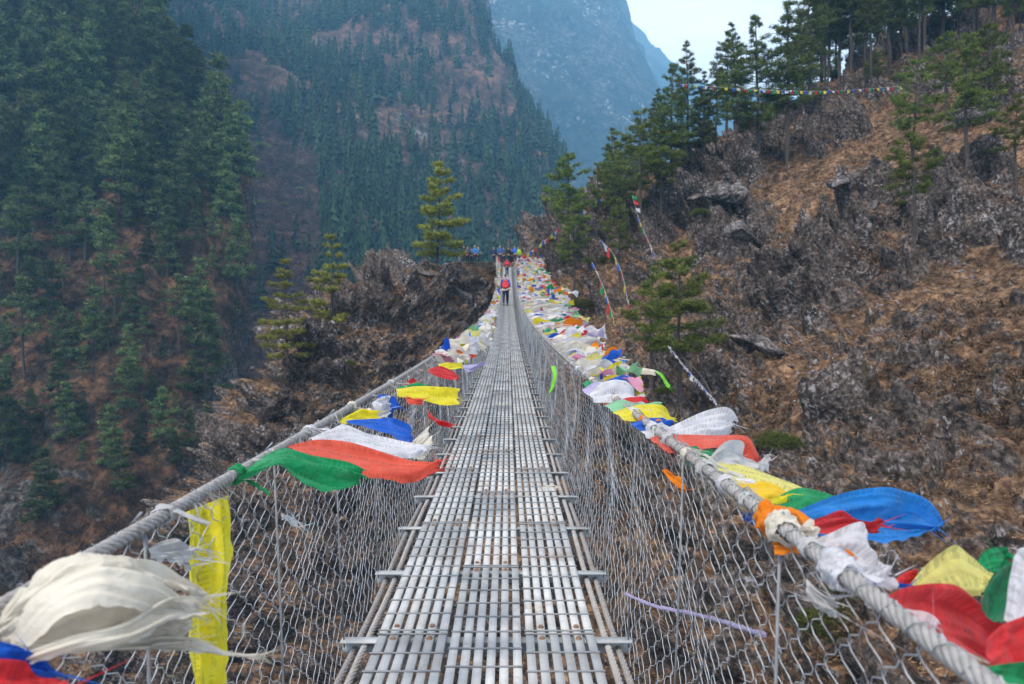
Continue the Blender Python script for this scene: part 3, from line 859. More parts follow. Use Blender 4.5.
# ------------------------------------------------------------------ trees
def blades(C, Dv, L, W, rg):
    """triangular blades from centres C along directions Dv"""
    n_ = len(C)
    side = np.cross(Dv, rg.normal(size=(n_, 3))); side /= np.linalg.norm(side, axis=1, keepdims=True) + 1e-9
    a = C - side * W[:, None]; b_ = C + side * W[:, None]; c = C + Dv * L[:, None]
    return np.stack([a, b_, c], 1).reshape(-1, 3)
def pine(seed, h, base=0.3, rad=0.22, whorls=16, per=5, tufts=9, bl=10, blL=0.30, blW=0.028, shape='layer', lean=0.0, sweep=0.0):
    rg = np.random.default_rng(seed)
    zt = np.linspace(-0.04 * h, h, 14)
    wob = np.cumsum(rg.normal(size=(14, 2)) * 0.006 * h, axis=0) * 0.6
    trunk = np.stack([wob[:, 0] + lean * (zt / h) ** 1.3 * h, wob[:, 1], zt], 1)
    r0 = 0.0135 * h + 0.03
    tr = MB(); tr.tube(trunk, r0 * (1 - zt.clip(0) / h * 0.9), 8)
    T = []; tone = []; 
    Cs = []; Ds = []; Ls = []; tn = []
    for w in range(whorls):
        f = base + (1 - base) * (w + 0.3 * rg.random()) / whorls
        if f > 0.985: f = 0.985
        c0 = np.array([np.interp(f * h, zt, trunk[:, 0]), np.interp(f * h, zt, trunk[:, 1]), f * h])
        g = (f - base) / (1 - base)
        if shape == 'layer': R0 = rad * h * (0.55 + 0.45 * math.sin(math.pi * min(1, 0.25 + g * 0.8))) * (1 - g ** 2.2 * 0.82)
        elif shape == 'cone': R0 = rad * h * (1 - g) ** 0.8 + 0.02 * h
        else: R0 = rad * h * math.sqrt(max(0.05, 1 - (2 * g - 0.9) ** 2 * 0.8))
        n_b = max(3, int(per * (1 - 0.3 * g) + rg.normal() * 0.8))
        for k in range(n_b):
            if rg.random() < 0.12: continue
            c0 = c0 + np.array([0, 0, rg.normal() * 0.010 * h])
            a = 2 * np.pi * (k / n_b) + rg.normal() * 0.5 + w
            R1 = R0 * rg.uniform(0.45, 1.2)
            dr = np.array([math.cos(a), math.sin(a), 0]); 
            t = np.linspace(0, 1, 6)
            up = 0.10 + 0.55 * g ** 2 if shape != 'cone' else -0.05 + 0.5 * g
            path = c0 + np.outer(t * R1, dr) + np.outer((up * t - 0.22 * t * (1 - g) * (1 - t * 0.6)) * R1, [0, 0, 1])
            path[:, 0] += sweep * t ** 1.5 * R1
            tr.tube(path, np.linspace(r0 * 0.28 * (1 - g * 0.6), 0.008, 6), 4, False)
            nt_ = max(3, int(tufts * R1 / (rad * h) + 1))
            tt = rg.uniform(0.28, 1.05, nt_ * 2) ** 0.8
            tt = np.sort(tt)
            pc = np.stack([np.interp(tt, t, path[:, q]) for q in range(3)], 1)
            spread = R1 * 0.30 * (1.1 - tt * 0.6)
            perp = np.array([-dr[1], dr[0], 0])
            pc = pc + np.outer(rg.uniform(-1, 1, len(tt)) * spread, perp) + np.stack([0 * tt, 0 * tt, rg.normal(size=len(tt)) * 0.035 * R1 + 0.02 * R1], 1)
            for c in pc:
                dv = rg.normal(size=(bl, 3)) * [1, 1, 0.55] + [0, 0, 0.35]; dv += dr * 0.6; dv[:, 0] += sweep * 0.8
                dv /= np.linalg.norm(dv, axis=1, keepdims=True)
                Cs.append(np.repeat(c[None], bl, 0) + rg.normal(size=(bl, 3)) * blL * 0.28); Ds.append(dv)
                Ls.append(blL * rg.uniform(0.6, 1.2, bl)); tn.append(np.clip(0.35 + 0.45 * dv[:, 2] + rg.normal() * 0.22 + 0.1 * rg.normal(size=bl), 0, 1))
    C = np.concatenate(Cs); Dv = np.concatenate(Ds); L_ = np.concatenate(Ls); tn = np.concatenate(tn)
    V = blades(C, Dv, L_, L_ * (blW / blL), rg)
    cr_ = mesh_np('crown', V, tris=np.arange(len(V)).reshape(-1, 3), attrs={'tone': np.repeat(tn, 3)})
    return tr.mesh('trunk', True), cr_

def place_tree(name, protos, mat, loc, h, rz, label, group, cat='tree', tilt=(0, 0)):
    tm, cm, h0 = protos
    o = empty(name, loc, rz); s = h / h0; o.scale = (s, s, s); o.rotation_euler = (tilt[0], tilt[1], rz)
    t_ = link('trunk', tm, M_bark, o); c_ = link('crown', cm, None, o)
    if len(cm.materials) == 0: cm.materials.append(mat)
    tag(o, label, cat, group); return o

def mk(seed, h, mat, **kw):
    t_, c_ = pine(seed, h, **kw); c_.materials.append(mat); t_.materials.append(M_bark); return (t_, c_, h)

# golden pines on the left outcrop
PY = [mk(11, 9.5, M_pine_y, base=0.14, rad=0.235, whorls=11, per=6, tufts=14, bl=15, blL=0.30, blW=0.038),
      mk(12, 10.5, M_pine_y, base=0.05, rad=0.26, whorls=12, per=6, tufts=14, bl=15, blL=0.30, blW=0.038),
      mk(13, 10.0, M_pine_y, base=0.08, rad=0.22, whorls=11, per=5, tufts=14, bl=15, blL=0.30, blW=0.038)]
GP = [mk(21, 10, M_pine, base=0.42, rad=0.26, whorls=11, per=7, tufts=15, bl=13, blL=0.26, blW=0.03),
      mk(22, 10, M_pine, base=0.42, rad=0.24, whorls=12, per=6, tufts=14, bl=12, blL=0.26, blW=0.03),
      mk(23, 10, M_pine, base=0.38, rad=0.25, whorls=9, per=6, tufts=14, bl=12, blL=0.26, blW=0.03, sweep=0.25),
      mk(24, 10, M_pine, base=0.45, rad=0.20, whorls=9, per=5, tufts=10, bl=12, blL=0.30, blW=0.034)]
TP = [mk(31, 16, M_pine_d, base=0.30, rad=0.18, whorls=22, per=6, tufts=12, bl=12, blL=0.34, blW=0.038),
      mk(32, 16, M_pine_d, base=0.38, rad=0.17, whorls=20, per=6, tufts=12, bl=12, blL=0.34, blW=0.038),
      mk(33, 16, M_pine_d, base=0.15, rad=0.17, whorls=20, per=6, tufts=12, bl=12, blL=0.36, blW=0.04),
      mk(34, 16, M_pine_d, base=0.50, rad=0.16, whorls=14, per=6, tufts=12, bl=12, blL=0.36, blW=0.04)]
def plant(px, py_base, py_top, proto, mat, label, group, bvh=near_bvh, name='pine_tree', tilt=(0, 0), rz=None, depth=None):
    loc, nn = hit(bvh, px, py_base)
    if loc is None: loc = PX(px, py_base, depth or 80)
    if depth is not None: loc = PX(px, py_base, depth)
    h = (py_base - py_top) * loc.y / F
    return place_tree(name, proto, mat, loc - Vector((0, 0, 0.15)), h, rng.uniform(0, 6.28) if rz is None else rz, label, group, tilt=tilt)
gL = 'golden pines on the left outcrop'
plant(437, 271, 157, PY[0], M_pine_y, 'tall yellow-green pine with tiered branches on the outcrop left of the people', gL, rz=0.4)
plant(286, 360, 255, PY[1], M_pine_y, 'yellow-green pine at the left tip of the rocky outcrop', gL, rz=1.0)
plant(331, 338, 230, PY[2], M_pine_y, 'slim yellow-green pine just right of the pine at the outcrop tip', gL, rz=2.0, depth=65)
gR = 'pines on the right hillside'
spec = [ # px, base, top, proto, label
 (681, 418, 240, GP[0], 'green pine with a bare lower trunk growing beside the right row of prayer flags'),
 (652, 400, 262, GP[3], 'thinner pine close behind the green pine beside the flags'),
 (915, 250, 118, GP[3], 'thin pine with a small bright tuft, mid slope on the right'),
 (914, 165, 55, GP[2], 'broad wind-swept pine above the thin tufted pine'),
 (966, 172, 30, GP[2], 'wind-swept pine with a slender trunk right of the broad wind-swept pine'),
 (945, 118, 28, GP[1], 'short pine with leaning trunk between the wind-swept pines'),
 (986, 125, 20, GP[1], 'green pine behind the wind-swept pine near the right edge'),
 (1016, 190, 90, GP[3], 'narrow pine cut by the right edge of the hillside'),
 (787, 172, 0, TP[1], 'tallest dark pine with leaning trunk, right of its straight neighbour'),
 (759, 168, 12, TP[0], 'tall straight dark pine left of the leaning one'),
 (738, 135, 20, TP[2], 'dark pine behind and left of the tall straight one'),
 (875, 92, 48, GP[0], 'small umbrella-shaped pine alone on the grass above the flag line'),
 (568, 262, 150, GP[1], 'left-most pine over the flag line near the far bridge end'),
 (574, 305, 205, GP[3], 'small pine in front, just right of the far flags'),
 (611, 216, 126, TP[2], 'dark bushy pine at the left end of the right wood'),
 (625, 240, 132, GP[1], 'light green pine beside the dark bushy pine'),
 (642, 225, 105, GP[2], 'leaning light green pine in the middle of the slope edge group'),
 (662, 220, 118, GP[1], 'light green pine at the slope edge above the boulder'),
 (672, 190, 60, TP[0], 'dark pine on the skyline at the left end'),
 (688, 165, 42, TP[2], 'dense dark pine with pointed top on the skyline'),
 (704, 155, 70, TP[2], 'wide dark pine on the skyline beside the tall pines'),
 (655, 175, 88, TP[2], 'dark pine low on the skyline left of the pointed one'),
 (620, 290, 195, GP[3], 'small pine below the slope edge group'),
 (640, 210, 120, TP[3], 'dark pine tucked among the slope edge group'),
 (598, 230, 160, GP[2], 'bushy light green pine just above the far flag line'),
 (716, 150, 78, GP[1], 'short green pine below the tall dark pines'),
 (726, 140, 30, TP[1], 'slender dark pine on the skyline beside the tall pair'),
 (1012, 60, -40, TP[3], 'dark pine high in the top right corner'),
 (973, 56, -50, TP[3], 'dark pine with bare trunk near the top right corner'),
]
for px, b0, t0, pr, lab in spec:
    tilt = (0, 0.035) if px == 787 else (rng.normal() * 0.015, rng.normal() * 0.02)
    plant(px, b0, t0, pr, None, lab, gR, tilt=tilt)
# crest wood
k = 0
for px in np.linspace(803, 1040, 26):
    px = px + rng.normal() * 4
    by = np.interp(px, [800, 850, 900, 960, 1040], [112, 82, 62, 40, 18]) + rng.uniform(-14, 12)
    hh = rng.uniform(95, 150)
    loc, nn = hit(near_bvh, px, by)
    if loc is None:
        loc = PX(px, np.interp(px, cols, top) + 2, 92)
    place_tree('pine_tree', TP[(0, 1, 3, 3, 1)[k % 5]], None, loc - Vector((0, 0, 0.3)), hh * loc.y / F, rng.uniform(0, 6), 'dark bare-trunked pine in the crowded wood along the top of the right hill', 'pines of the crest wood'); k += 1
# trees behind the crest, further back
for px in np.linspace(820, 1060, 13):
    px += rng.normal() * 5; d = rng.uniform(96, 112)
    py = np.interp(px, cols, top) + rng.uniform(4, 12)
    place_tree('pine_tree', TP[k % 4], None, PX(px, py, d) - Vector((0, 0, 1)), rng.uniform(16, 21), rng.uniform(0, 6), 'dark pine at the back of the wood on the right hill crest', 'pines of the crest wood'); k += 1

# left slope conifers
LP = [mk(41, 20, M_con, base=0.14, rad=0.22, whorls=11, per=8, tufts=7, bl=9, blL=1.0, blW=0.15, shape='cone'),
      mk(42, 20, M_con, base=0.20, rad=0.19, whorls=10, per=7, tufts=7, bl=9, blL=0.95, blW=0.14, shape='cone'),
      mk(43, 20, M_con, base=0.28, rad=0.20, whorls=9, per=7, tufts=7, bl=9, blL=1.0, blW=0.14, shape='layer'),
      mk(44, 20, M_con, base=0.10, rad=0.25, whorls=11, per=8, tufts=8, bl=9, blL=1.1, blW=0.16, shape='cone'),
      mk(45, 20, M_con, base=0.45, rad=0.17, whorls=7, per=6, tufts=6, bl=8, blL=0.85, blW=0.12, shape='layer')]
hand = [(28, 172, 62, 3), (50, 150, 36, 0), (124, 172, 80, 3), (150, 180, 100, 0), (85, 175, 112, 3), (165, 232, 155, 3), (140, 215, 130, 0), (18, 300, 180, 4), (95, 60, -10, 0), (70, 100, 10, 0), (180, 110, 20, 0), (60, 205, 130, 0),
        (25, 380, 270, 4), (205, 400, 290, 1), (198, 340, 250, 1), (130, 420, 350, 2), (8, 460, 370, 3), (60, 370, 300, 2), (105, 300, 210, 4), (160, 450, 380, 2), (120, 500, 430, 2), (45, 520, 440, 0), (70, 262, 180, 2)]
left_n = 0
def left_tree(px, py, hpx, kind):
    global left_n
    loc, nn = hit(left_bvh, px, py)
    if loc is None or loc.y > 330: return
    h = hpx * loc.y / F
    if py < 120: lab = ('dense dark conifer', 'pointed dark conifer', 'tiered conifer', 'broad green conifer', 'bare-stemmed conifer')[kind] + ' in the closed forest high on the left slope'
    elif py < 240: lab = ('dense dark conifer', 'pointed dark conifer', 'tiered conifer', 'broad green conifer', 'bare-stemmed conifer')[kind] + ' on the middle of the left slope'
    else: lab = ('dense dark conifer', 'pointed dark conifer', 'tiered conifer', 'broad green conifer', 'bare-stemmed conifer')[kind] + ' among the brown crags low on the left slope'
    place_tree('conifer_tree', LP[kind], None, loc - Vector((0, 0, 0.8)), h, rng.uniform(0, 6.28), lab, 'conifers on the left slope', tilt=(rng.normal() * 0.03, rng.normal() * 0.03)); left_n += 1
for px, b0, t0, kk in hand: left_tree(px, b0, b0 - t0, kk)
tries = 0
used = [(h_[0], h_[1]) for h_ in hand]
while left_n < 235 and tries < 6000:
    tries += 1
    px = rng.uniform(-25, 246); py = rng.uniform(-10, 470)
    dens = np.interp(py, [0, 140, 210, 260, 330, 470], [1.0, 1.0, 0.6, 0.3, 0.22, 0.16])
    if px > 150 and py > 120: dens *= 0.75
    if rng.random() > dens: continue
    md = np.interp(py, [0, 200, 400], [8, 13, 17])
    if any((px - a) ** 2 + ((py - b_) * 0.6) ** 2 < md * md * 1.0 for a, b_ in used): continue
    used.append((px, py))
    hpx = np.interp(py, [0, 100, 200, 300, 470], [62, 72, 74, 62, 52]) * rng.choice([rng.uniform(0.3, 0.6), rng.uniform(0.6, 1.0), rng.uniform(1.0, 1.35)], p=[.3, .45, .25])
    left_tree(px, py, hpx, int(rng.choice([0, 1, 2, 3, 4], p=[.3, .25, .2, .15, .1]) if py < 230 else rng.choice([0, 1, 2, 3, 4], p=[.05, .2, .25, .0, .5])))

# forest that covers the middle mountain (one mass)
def mini_conifers(locs, hs, seed, tiers=6, fan=8):
    """small conifers: ragged drooping boughs in tiers"""
    rg = np.random.default_rng(seed); n_ = len(locs)
    k = np.arange(tiers)[None, :, None]; j = np.arange(fan)[None, None, :]
    zt = (k + 1.35) / (tiers + 0.35) + rg.normal(size=(n_, tiers, fan)) * 0.02
    zb = k / (tiers + 0.35) + 0.04 + rg.uniform(-0.03, 0.05, (n_, tiers, fan))
    R = hs[:, None, None] * rg.uniform(0.15, 0.24, (n_, 1, 1)) * (1.05 - zb) ** 0.8 * rg.uniform(0.55, 1.15, (n_, tiers, fan))
    a = (j + rg.uniform(-0.4, 0.4, (n_, tiers, fan))) / fan * 2 * np.pi + k * 0.7
    w = np.pi / fan * rg.uniform(0.7, 1.35, (n_, tiers, fan))
    H_ = hs[:, None, None]
    ap = np.stack([0 * a, 0 * a, zt * H_], -1); p1 = np.stack([np.cos(a - w) * R, np.sin(a - w) * R, zb * H_], -1)
    p2 = np.stack([np.cos(a + w) * R * 0.9, np.sin(a + w) * R * 0.9, (zb + rg.uniform(-0.03, 0.04, a.shape)) * H_], -1)
    V = np.stack([ap, p1, p2], -2) + locs[:, None, None, None, :]
    tone = np.clip(0.10 + 0.75 * rg.random((n_, 1, 1)) ** 1.5 + 0.15 * rg.normal(size=(n_, tiers, fan)), 0, 1).ravel()
    return V.reshape(-1, 3), np.repeat(tone, 3)
def scatter(Pn_, quads, nrm_, count, dens, seed):
    rg = np.random.default_rng(seed)
    q = quads; v = Pn_
    a, b_, c, d = v[q[:, 0]], v[q[:, 1]], v[q[:, 2]], v[q[:, 3]]
    area = 0.5 * np.linalg.norm(np.cross(c - a, d - b_), axis=1)
    ctr = (a + b_ + c + d) / 4
    w = area * dens(ctr); w = np.maximum(w, 0); w /= w.sum()
    idx = rg.choice(len(q), count, p=w)
    u, t = rg.random(count)[:, None], rg.random(count)[:, None]
    return (a[idx] * (1 - u) + b_[idx] * u) * (1 - t) + (d[idx] * (1 - u) + c[idx] * u) * t
def scr(P_): return 512 + P_[:, 0] / P_[:, 1] * F, 342 - P_[:, 2] / P_[:, 1] * F
def dens_mid(c):
    x, y = scr(c)
    base_ = 0.12 + sstep(-0.16, 0.16, fbm(c * 0.012 + 50, 4) + 0.10)
    gully = sstep(345, 285, x) * sstep(110, 150, y)                 # brown open gully
    open2 = 0.8 * np.exp(-(((x - 390) / 28) ** 2 + ((y - 138) / 20) ** 2)) + 0.6 * np.exp(-(((x - 470) / 22) ** 2 + ((y - 60) / 50) ** 2))
    steep = sstep(450, 520, x) * sstep(130, 80, y)
    d = base_ * (1 - 0.97 * gully) * (1 - 0.9 * open2) * (1 - 0.5 * steep)
    lower = sstep(150, 190, y) * sstep(330, 380, x)
    d = np.maximum(d, lower * 1.2)
    d *= ((x > -60) & (x < 620) & (y > -60) & (y < 330)) / np.maximum(c[:, 1], 100) ** 1.2
    return d
L3 = scatter(P3n, q3, None, 7500, dens_mid, 77)
x3, y3 = scr(L3)
h3 = np.interp(L3[:, 1], [250, 450, 700], [17, 17, 18]) * np.random.default_rng(1).uniform(0.45, 1.25, len(L3))
V, tn = mini_conifers(L3 - np.array([0, 0, 1.5]), h3, 5)
fo = link('forest', mesh_np('forest', V, tris=np.arange(len(V)).reshape(-1, 3), attrs={'tone': tn}), M_forest)
tag(fo, 'dark conifer forest covering the hazy middle mountain', 'forest', kind='stuff')

# bare brush in the gully and on the open patches of the mountain and left slope
def brush(locs, size, seed, nb_=22):
    rg = np.random.default_rng(seed); n_ = len(locs)
    dv = rg.normal(size=(n_, nb_, 3)); dv[..., 2] = np.abs(dv[..., 2]) + 0.2; dv /= np.linalg.norm(dv, axis=-1, keepdims=True)
    C_ = locs[:, None] + dv * size[:, None, None] * rg.uniform(0.0, 0.75, (n_, nb_, 1))
    L_ = size[:, None] * rg.uniform(0.25, 0.55, (n_, nb_))
    d2_ = dv + 0.5 * rg.normal(size=dv.shape); d2_ /= np.linalg.norm(d2_, axis=-1, keepdims=True)
    V = blades(C_.reshape(-1, 3), d2_.reshape(-1, 3), L_.ravel(), L_.ravel() * 0.16, rg)
    tone = np.clip(rg.random((n_, 1)) * 0.8 + 0.15 * rg.normal(size=(n_, nb_)), 0, 1).ravel()
    return V, np.repeat(tone, 3)
def dens_g(c):
    x, y = scr(c)
    return ((x > 190) & (x < 420) & (y > 100) & (y < 520)) * (0.15 + sstep(350, 290, x)) / np.maximum(c[:, 1], 100) ** 1.0
LG = scatter(P3n, q3, None, 4500, dens_g, 9)
V, tn = brush(LG, np.random.default_rng(2).uniform(1.0, 3.0, len(LG)), 6, 26)
go = link('brushwood', mesh_np('brushwood', V, tris=np.arange(len(V)).reshape(-1, 3), attrs={'tone': tn}), M_scrub)
tag(go, 'leafless purple-brown brush filling the gully left of the outcrop', 'brush', kind='stuff')
def dens_l(c):
    x, y = scr(c)
    return ((x > -20) & (x < 250) & (y > 140) & (y < 640)) * (0.2 + fbm(c * 0.05, 3).clip(-0.15, 1)) / np.maximum(c[:, 1], 60)
LL = scatter(P2n, q2, None, 7000, dens_l, 19)
V, tn = brush(LL, np.random.default_rng(2).uniform(0.4, 1.5, len(LL)), 16, 20)
lo = link('undergrowth', mesh_np('undergrowth', V, tris=np.arange(len(V)).reshape(-1, 3), attrs={'tone': tn}), foliage_mat('rust_brush', (0.02, 0.014, 0.010), (0.17, 0.075, 0.035), 0))
tag(lo, 'rusty dry undergrowth between the conifers of the left slope', 'undergrowth', kind='stuff')

# dry grass and twiggy scrub on the near hillside
rk_face = rk_attr[nq].mean(1)
def dens_n(c):
    x, y = scr(c)
    bare = 1.08 - sstep(0.30, 0.52, rk_face) if len(c) == len(rk_face) else 1.0
    return bare * ((x > 180) & (x < 1080) & (y > -10) & (y < 720) & (c[:, 1] > 8)) / np.maximum(c[:, 1], 12) ** 1.5 * sstep(-0.25, 0.15, fbm(c * 0.25, 3))
LN = scatter(Pn, nq, None, 30000, dens_n, 29)
rg = np.random.default_rng(8)
nb_ = 7
szs = rg.uniform(0.10, 0.30, len(LN)) * np.clip(LN[:, 1] / 40, 0.7, 1.5)
dv = rg.normal(size=(len(LN), nb_, 3)) * 0.75; dv[..., 2] = rg.uniform(-0.25, 0.8, dv.shape[:2]); dv[..., 1] -= 0.35; dv[..., 0] += 0.3
dv /= np.linalg.norm(dv, axis=-1, keepdims=True)
Lb = szs[:, None] * rg.uniform(0.6, 1.4, (len(LN), nb_))
V = blades((LN[:, None] + rg.normal(size=(len(LN), nb_, 3)) * szs[:, None, None] * 0.35).reshape(-1, 3), dv.reshape(-1, 3), Lb.ravel(), Lb.ravel() * 0.10, rg)
tn = np.repeat(np.clip(rg.random((len(LN), 1)) + 0.2 * rg.normal(size=(len(LN), nb_)), 0, 1).ravel(), 3)
gr = link('dry_grass', mesh_np('dry_grass', V, tris=np.arange(len(V)).reshape(-1, 3), attrs={'tone': tn}), M_grass)
tag(gr, 'dry tan grass tufts on the near hillside', 'grass', kind='stuff')
LS = scatter(Pn, nq, None, 1800, lambda c: dens_n(c) * sstep(0.0, 0.3, fbm(c * 0.12 + 70, 3)), 31)
V, tn = brush(LS, rg.uniform(0.25, 0.75, len(LS)), 26, 34)
# thinner strokes for twigs
tw = link('scrub', mesh_np('scrub', V, tris=np.arange(len(V)).reshape(-1, 3), attrs={'tone': tn}), M_twig)
tag(tw, 'low grey-brown leafless scrub between the rocks of the near hillside', 'scrub', kind='stuff')

def dens_s(c):
    x, y = scr(c)
    blob = np.exp(-(((x - 800) / 90) ** 2 + ((y - 330) / 80) ** 2)) + 0.7 * np.exp(-(((x - 700) / 90) ** 2 + ((y - 460) / 60) ** 2)) + 0.8 * np.exp(-(((x - 330) / 110) ** 2 + ((y - 420) / 90) ** 2)) + 0.6 * np.exp(-(((x - 920) / 80) ** 2 + ((y - 250) / 60) ** 2)) + 0.10
    return blob * dens_n(c)
LK = scatter(Pn, nq, None, 5200, dens_s, 41)
_o = np.array([(1, 0, 0), (-1, 0, 0), (0, 1, 0), (0, -1, 0), (0, 0, 1), (0, 0, -1)], float)
_t = np.array([(0, 2, 4), (2, 1, 4), (1, 3, 4), (3, 0, 4), (2, 0, 5), (1, 2, 5), (3, 1, 5), (0, 3, 5)])
sz_ = rg.uniform(0.03, 0.15, (len(LK), 1, 1)) * rg.uniform(0.4, 1.0, (len(LK), 1, 1)) * np.clip(LK[:, 1] / 35, 0.5, 1.8)[:, None, None]
Vk = (_o[None] + rg.normal(size=(len(LK), 6, 3)) * 0.45) * sz_ * rg.uniform(0.5, 1.4, (len(LK), 1, 3)) + LK[:, None]
Tk = (_t[None] + (np.arange(len(LK)) * 6)[:, None, None]).reshape(-1, 3)
sc_ = link('scree', mesh_np('scree', Vk.reshape(-1, 3), tris=Tk, attrs={'tone': np.repeat(rg.random(len(LK)), 6)}), foliage_mat('pale_stone', (0.06, 0.055, 0.055), (0.30, 0.285, 0.29), 0.0, 0.0))
tag(sc_, 'loose pale stones scattered on the near hillside', 'scree', kind='stuff')

# individual green shrubs
def bush_mesh(seed, r=1.0):
    rg = np.random.default_rng(seed); n_ = 420; nb2 = 9
    c = rg.normal(size=(n_, 3)); c /= np.linalg.norm(c, axis=1, keepdims=True); c *= rg.uniform(0.4, 1, (n_, 1)) ** 0.5; c *= (1 + 0.35 * noise3(c * 1.7 + seed))[:, None]
    c[:, 2] = np.abs(c[:, 2]) * 0.65
    dv = rg.normal(size=(n_, nb2, 3)) + c[:, None] * 1.2; dv /= np.linalg.norm(dv, axis=-1, keepdims=True)
    V = blades(np.repeat(c[:, None], nb2, 1).reshape(-1, 3) + rg.normal(size=(n_ * nb2, 3)) * 0.05, dv.reshape(-1, 3), rg.uniform(0.08, 0.2, n_ * nb2), np.full(n_ * nb2, 0.018), rg)
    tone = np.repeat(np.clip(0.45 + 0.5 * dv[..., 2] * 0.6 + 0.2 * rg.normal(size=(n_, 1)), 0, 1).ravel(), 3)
    return mesh_np('shrub', V * r, tris=np.arange(len(V)).reshape(-1, 3), attrs={'tone': tone})
BU = [bush_mesh(1), bush_mesh(2), bush_mesh(3)]
for b_ in BU: b_.materials.append(M_bush)
shr = [(778, 446, 44, 'mossy green shrub right of the white scarf at the right rail'), (462, 344, 22, 'green shrub on the rock face beside the left rail'),
       (835, 628, 70, 'green shrub seen through the right netting at the bottom'), (898, 80, 16, 'small shrub near the right end of the hillside flag line'),
       (740, 110, 16, 'green shrub under the tall dark pines'), (610, 262, 26, 'shrub under the slope edge pines'), (582, 308, 30, 'shrub just beyond the far flags'),
       (900, 205, 14, 'small green shrub by the thin pine on the right slope'), (665, 392, 20, 'shrub at the foot of the pine beside the flags'), (350, 365, 14, 'mossy shrub on the left outcrop'),
       (860, 590, 60, 'large green shrub below the right handrail'), (985, 155, 18, 'low shrub near the right edge of the slope'), (700, 215, 20, 'shrub beside the rounded brown boulder')]
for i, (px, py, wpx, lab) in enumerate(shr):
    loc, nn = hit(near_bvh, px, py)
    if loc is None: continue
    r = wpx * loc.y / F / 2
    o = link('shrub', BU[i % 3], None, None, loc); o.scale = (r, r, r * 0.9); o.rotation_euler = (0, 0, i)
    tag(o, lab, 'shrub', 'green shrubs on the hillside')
# bare shrub bushes (yellow) in the gully
for i, (px, py, wpx) in enumerate([(262, 147, 12), (258, 203, 9), (283, 205, 7), (300, 190, 8), (345, 150, 9), (250, 268, 8)]):
    loc, nn = hit(mid_bvh, px, py)
    if loc is None: continue
    r = wpx * loc.y / F / 1.6
    me_ = BU[i % 3].copy(); me_.materials.clear(); me_.materials.append(M_pine_y)
    o = link('shrub', me_, None, None, loc); o.scale = (r, r, r); tag(o, 'round yellow-leaved shrub in the brown gully', 'shrub', 'yellow shrubs in the gully')

# dead branches lying on the slope
for i, (pa, pb) in enumerate([((604, 318), (575, 335)), ((640, 320), (600, 318)), ((728, 300), (700, 288)), ((860, 245), (905, 258)), ((715, 400), (675, 352)), ((745, 350), (730, 330)), ((800, 300), (770, 290)), ((690, 470), (730, 455))]):
    a, _ = hit(near_bvh, *pa); b_, _ = hit(near_bvh, *pb)
    if a is None or b_ is None: continue
    mb_ = MB(); mid_ = (a + b_) / 2 + Vector((0, -0.3, 0.35))
    pts = catmull([tuple(a), tuple(mid_), tuple(b_)], 9); pts += rng.normal(size=pts.shape) * 0.06
    mb_.tube(pts, np.linspace(0.07, 0.02, 9), 6)
    for k in (3, 5, 6): mb_.tube([pts[k], pts[k] + rng.normal(size=3) * 0.4 + [0, 0, 0.2]], [0.03, 0.01], 5)
    o = link('fallen_branch', mb_.mesh('fallen_branch', True), M_deadwood)
    tag(o, ('bleached branch behind the flags, left of the small pine', 'bleached branch crossing under the small pine', 'grey branch beside the bright green pine', 'dark fallen branch at the foot of the thin tufted pine', 'long branch behind the green pine trunk', 'short grey branch in the scree', 'grey branch on the rocks of the right slope', 'grey branch just below the handrail flags')[i], 'branch', 'fallen branches on the hillside')

# far pale river bend seen through the trees
rv = MB(); rp = [PX(x, y, 420 - i * 12) for i, (x, y) in enumerate([(586, 193), (589, 198), (590, 203), (587, 209), (583, 214)])]
rp = catmull([tuple(p) for p in rp], 24)
wv = np.linspace(1.2, 2.6, 24)
V = np.concatenate([rp - np.stack([wv, 0 * wv, 0 * wv], 1), rp + np.stack([wv, 0 * wv, 0 * wv], 1)])
Q = [(i, i + 24, i + 25, i + 1) for i in range(23)]
ro = link('river', mesh_np('river', V, Q), simple('white_water', (0.7, 0.72, 0.74), 0.5, 0.1, 0.5)); tag(ro, kind='structure')

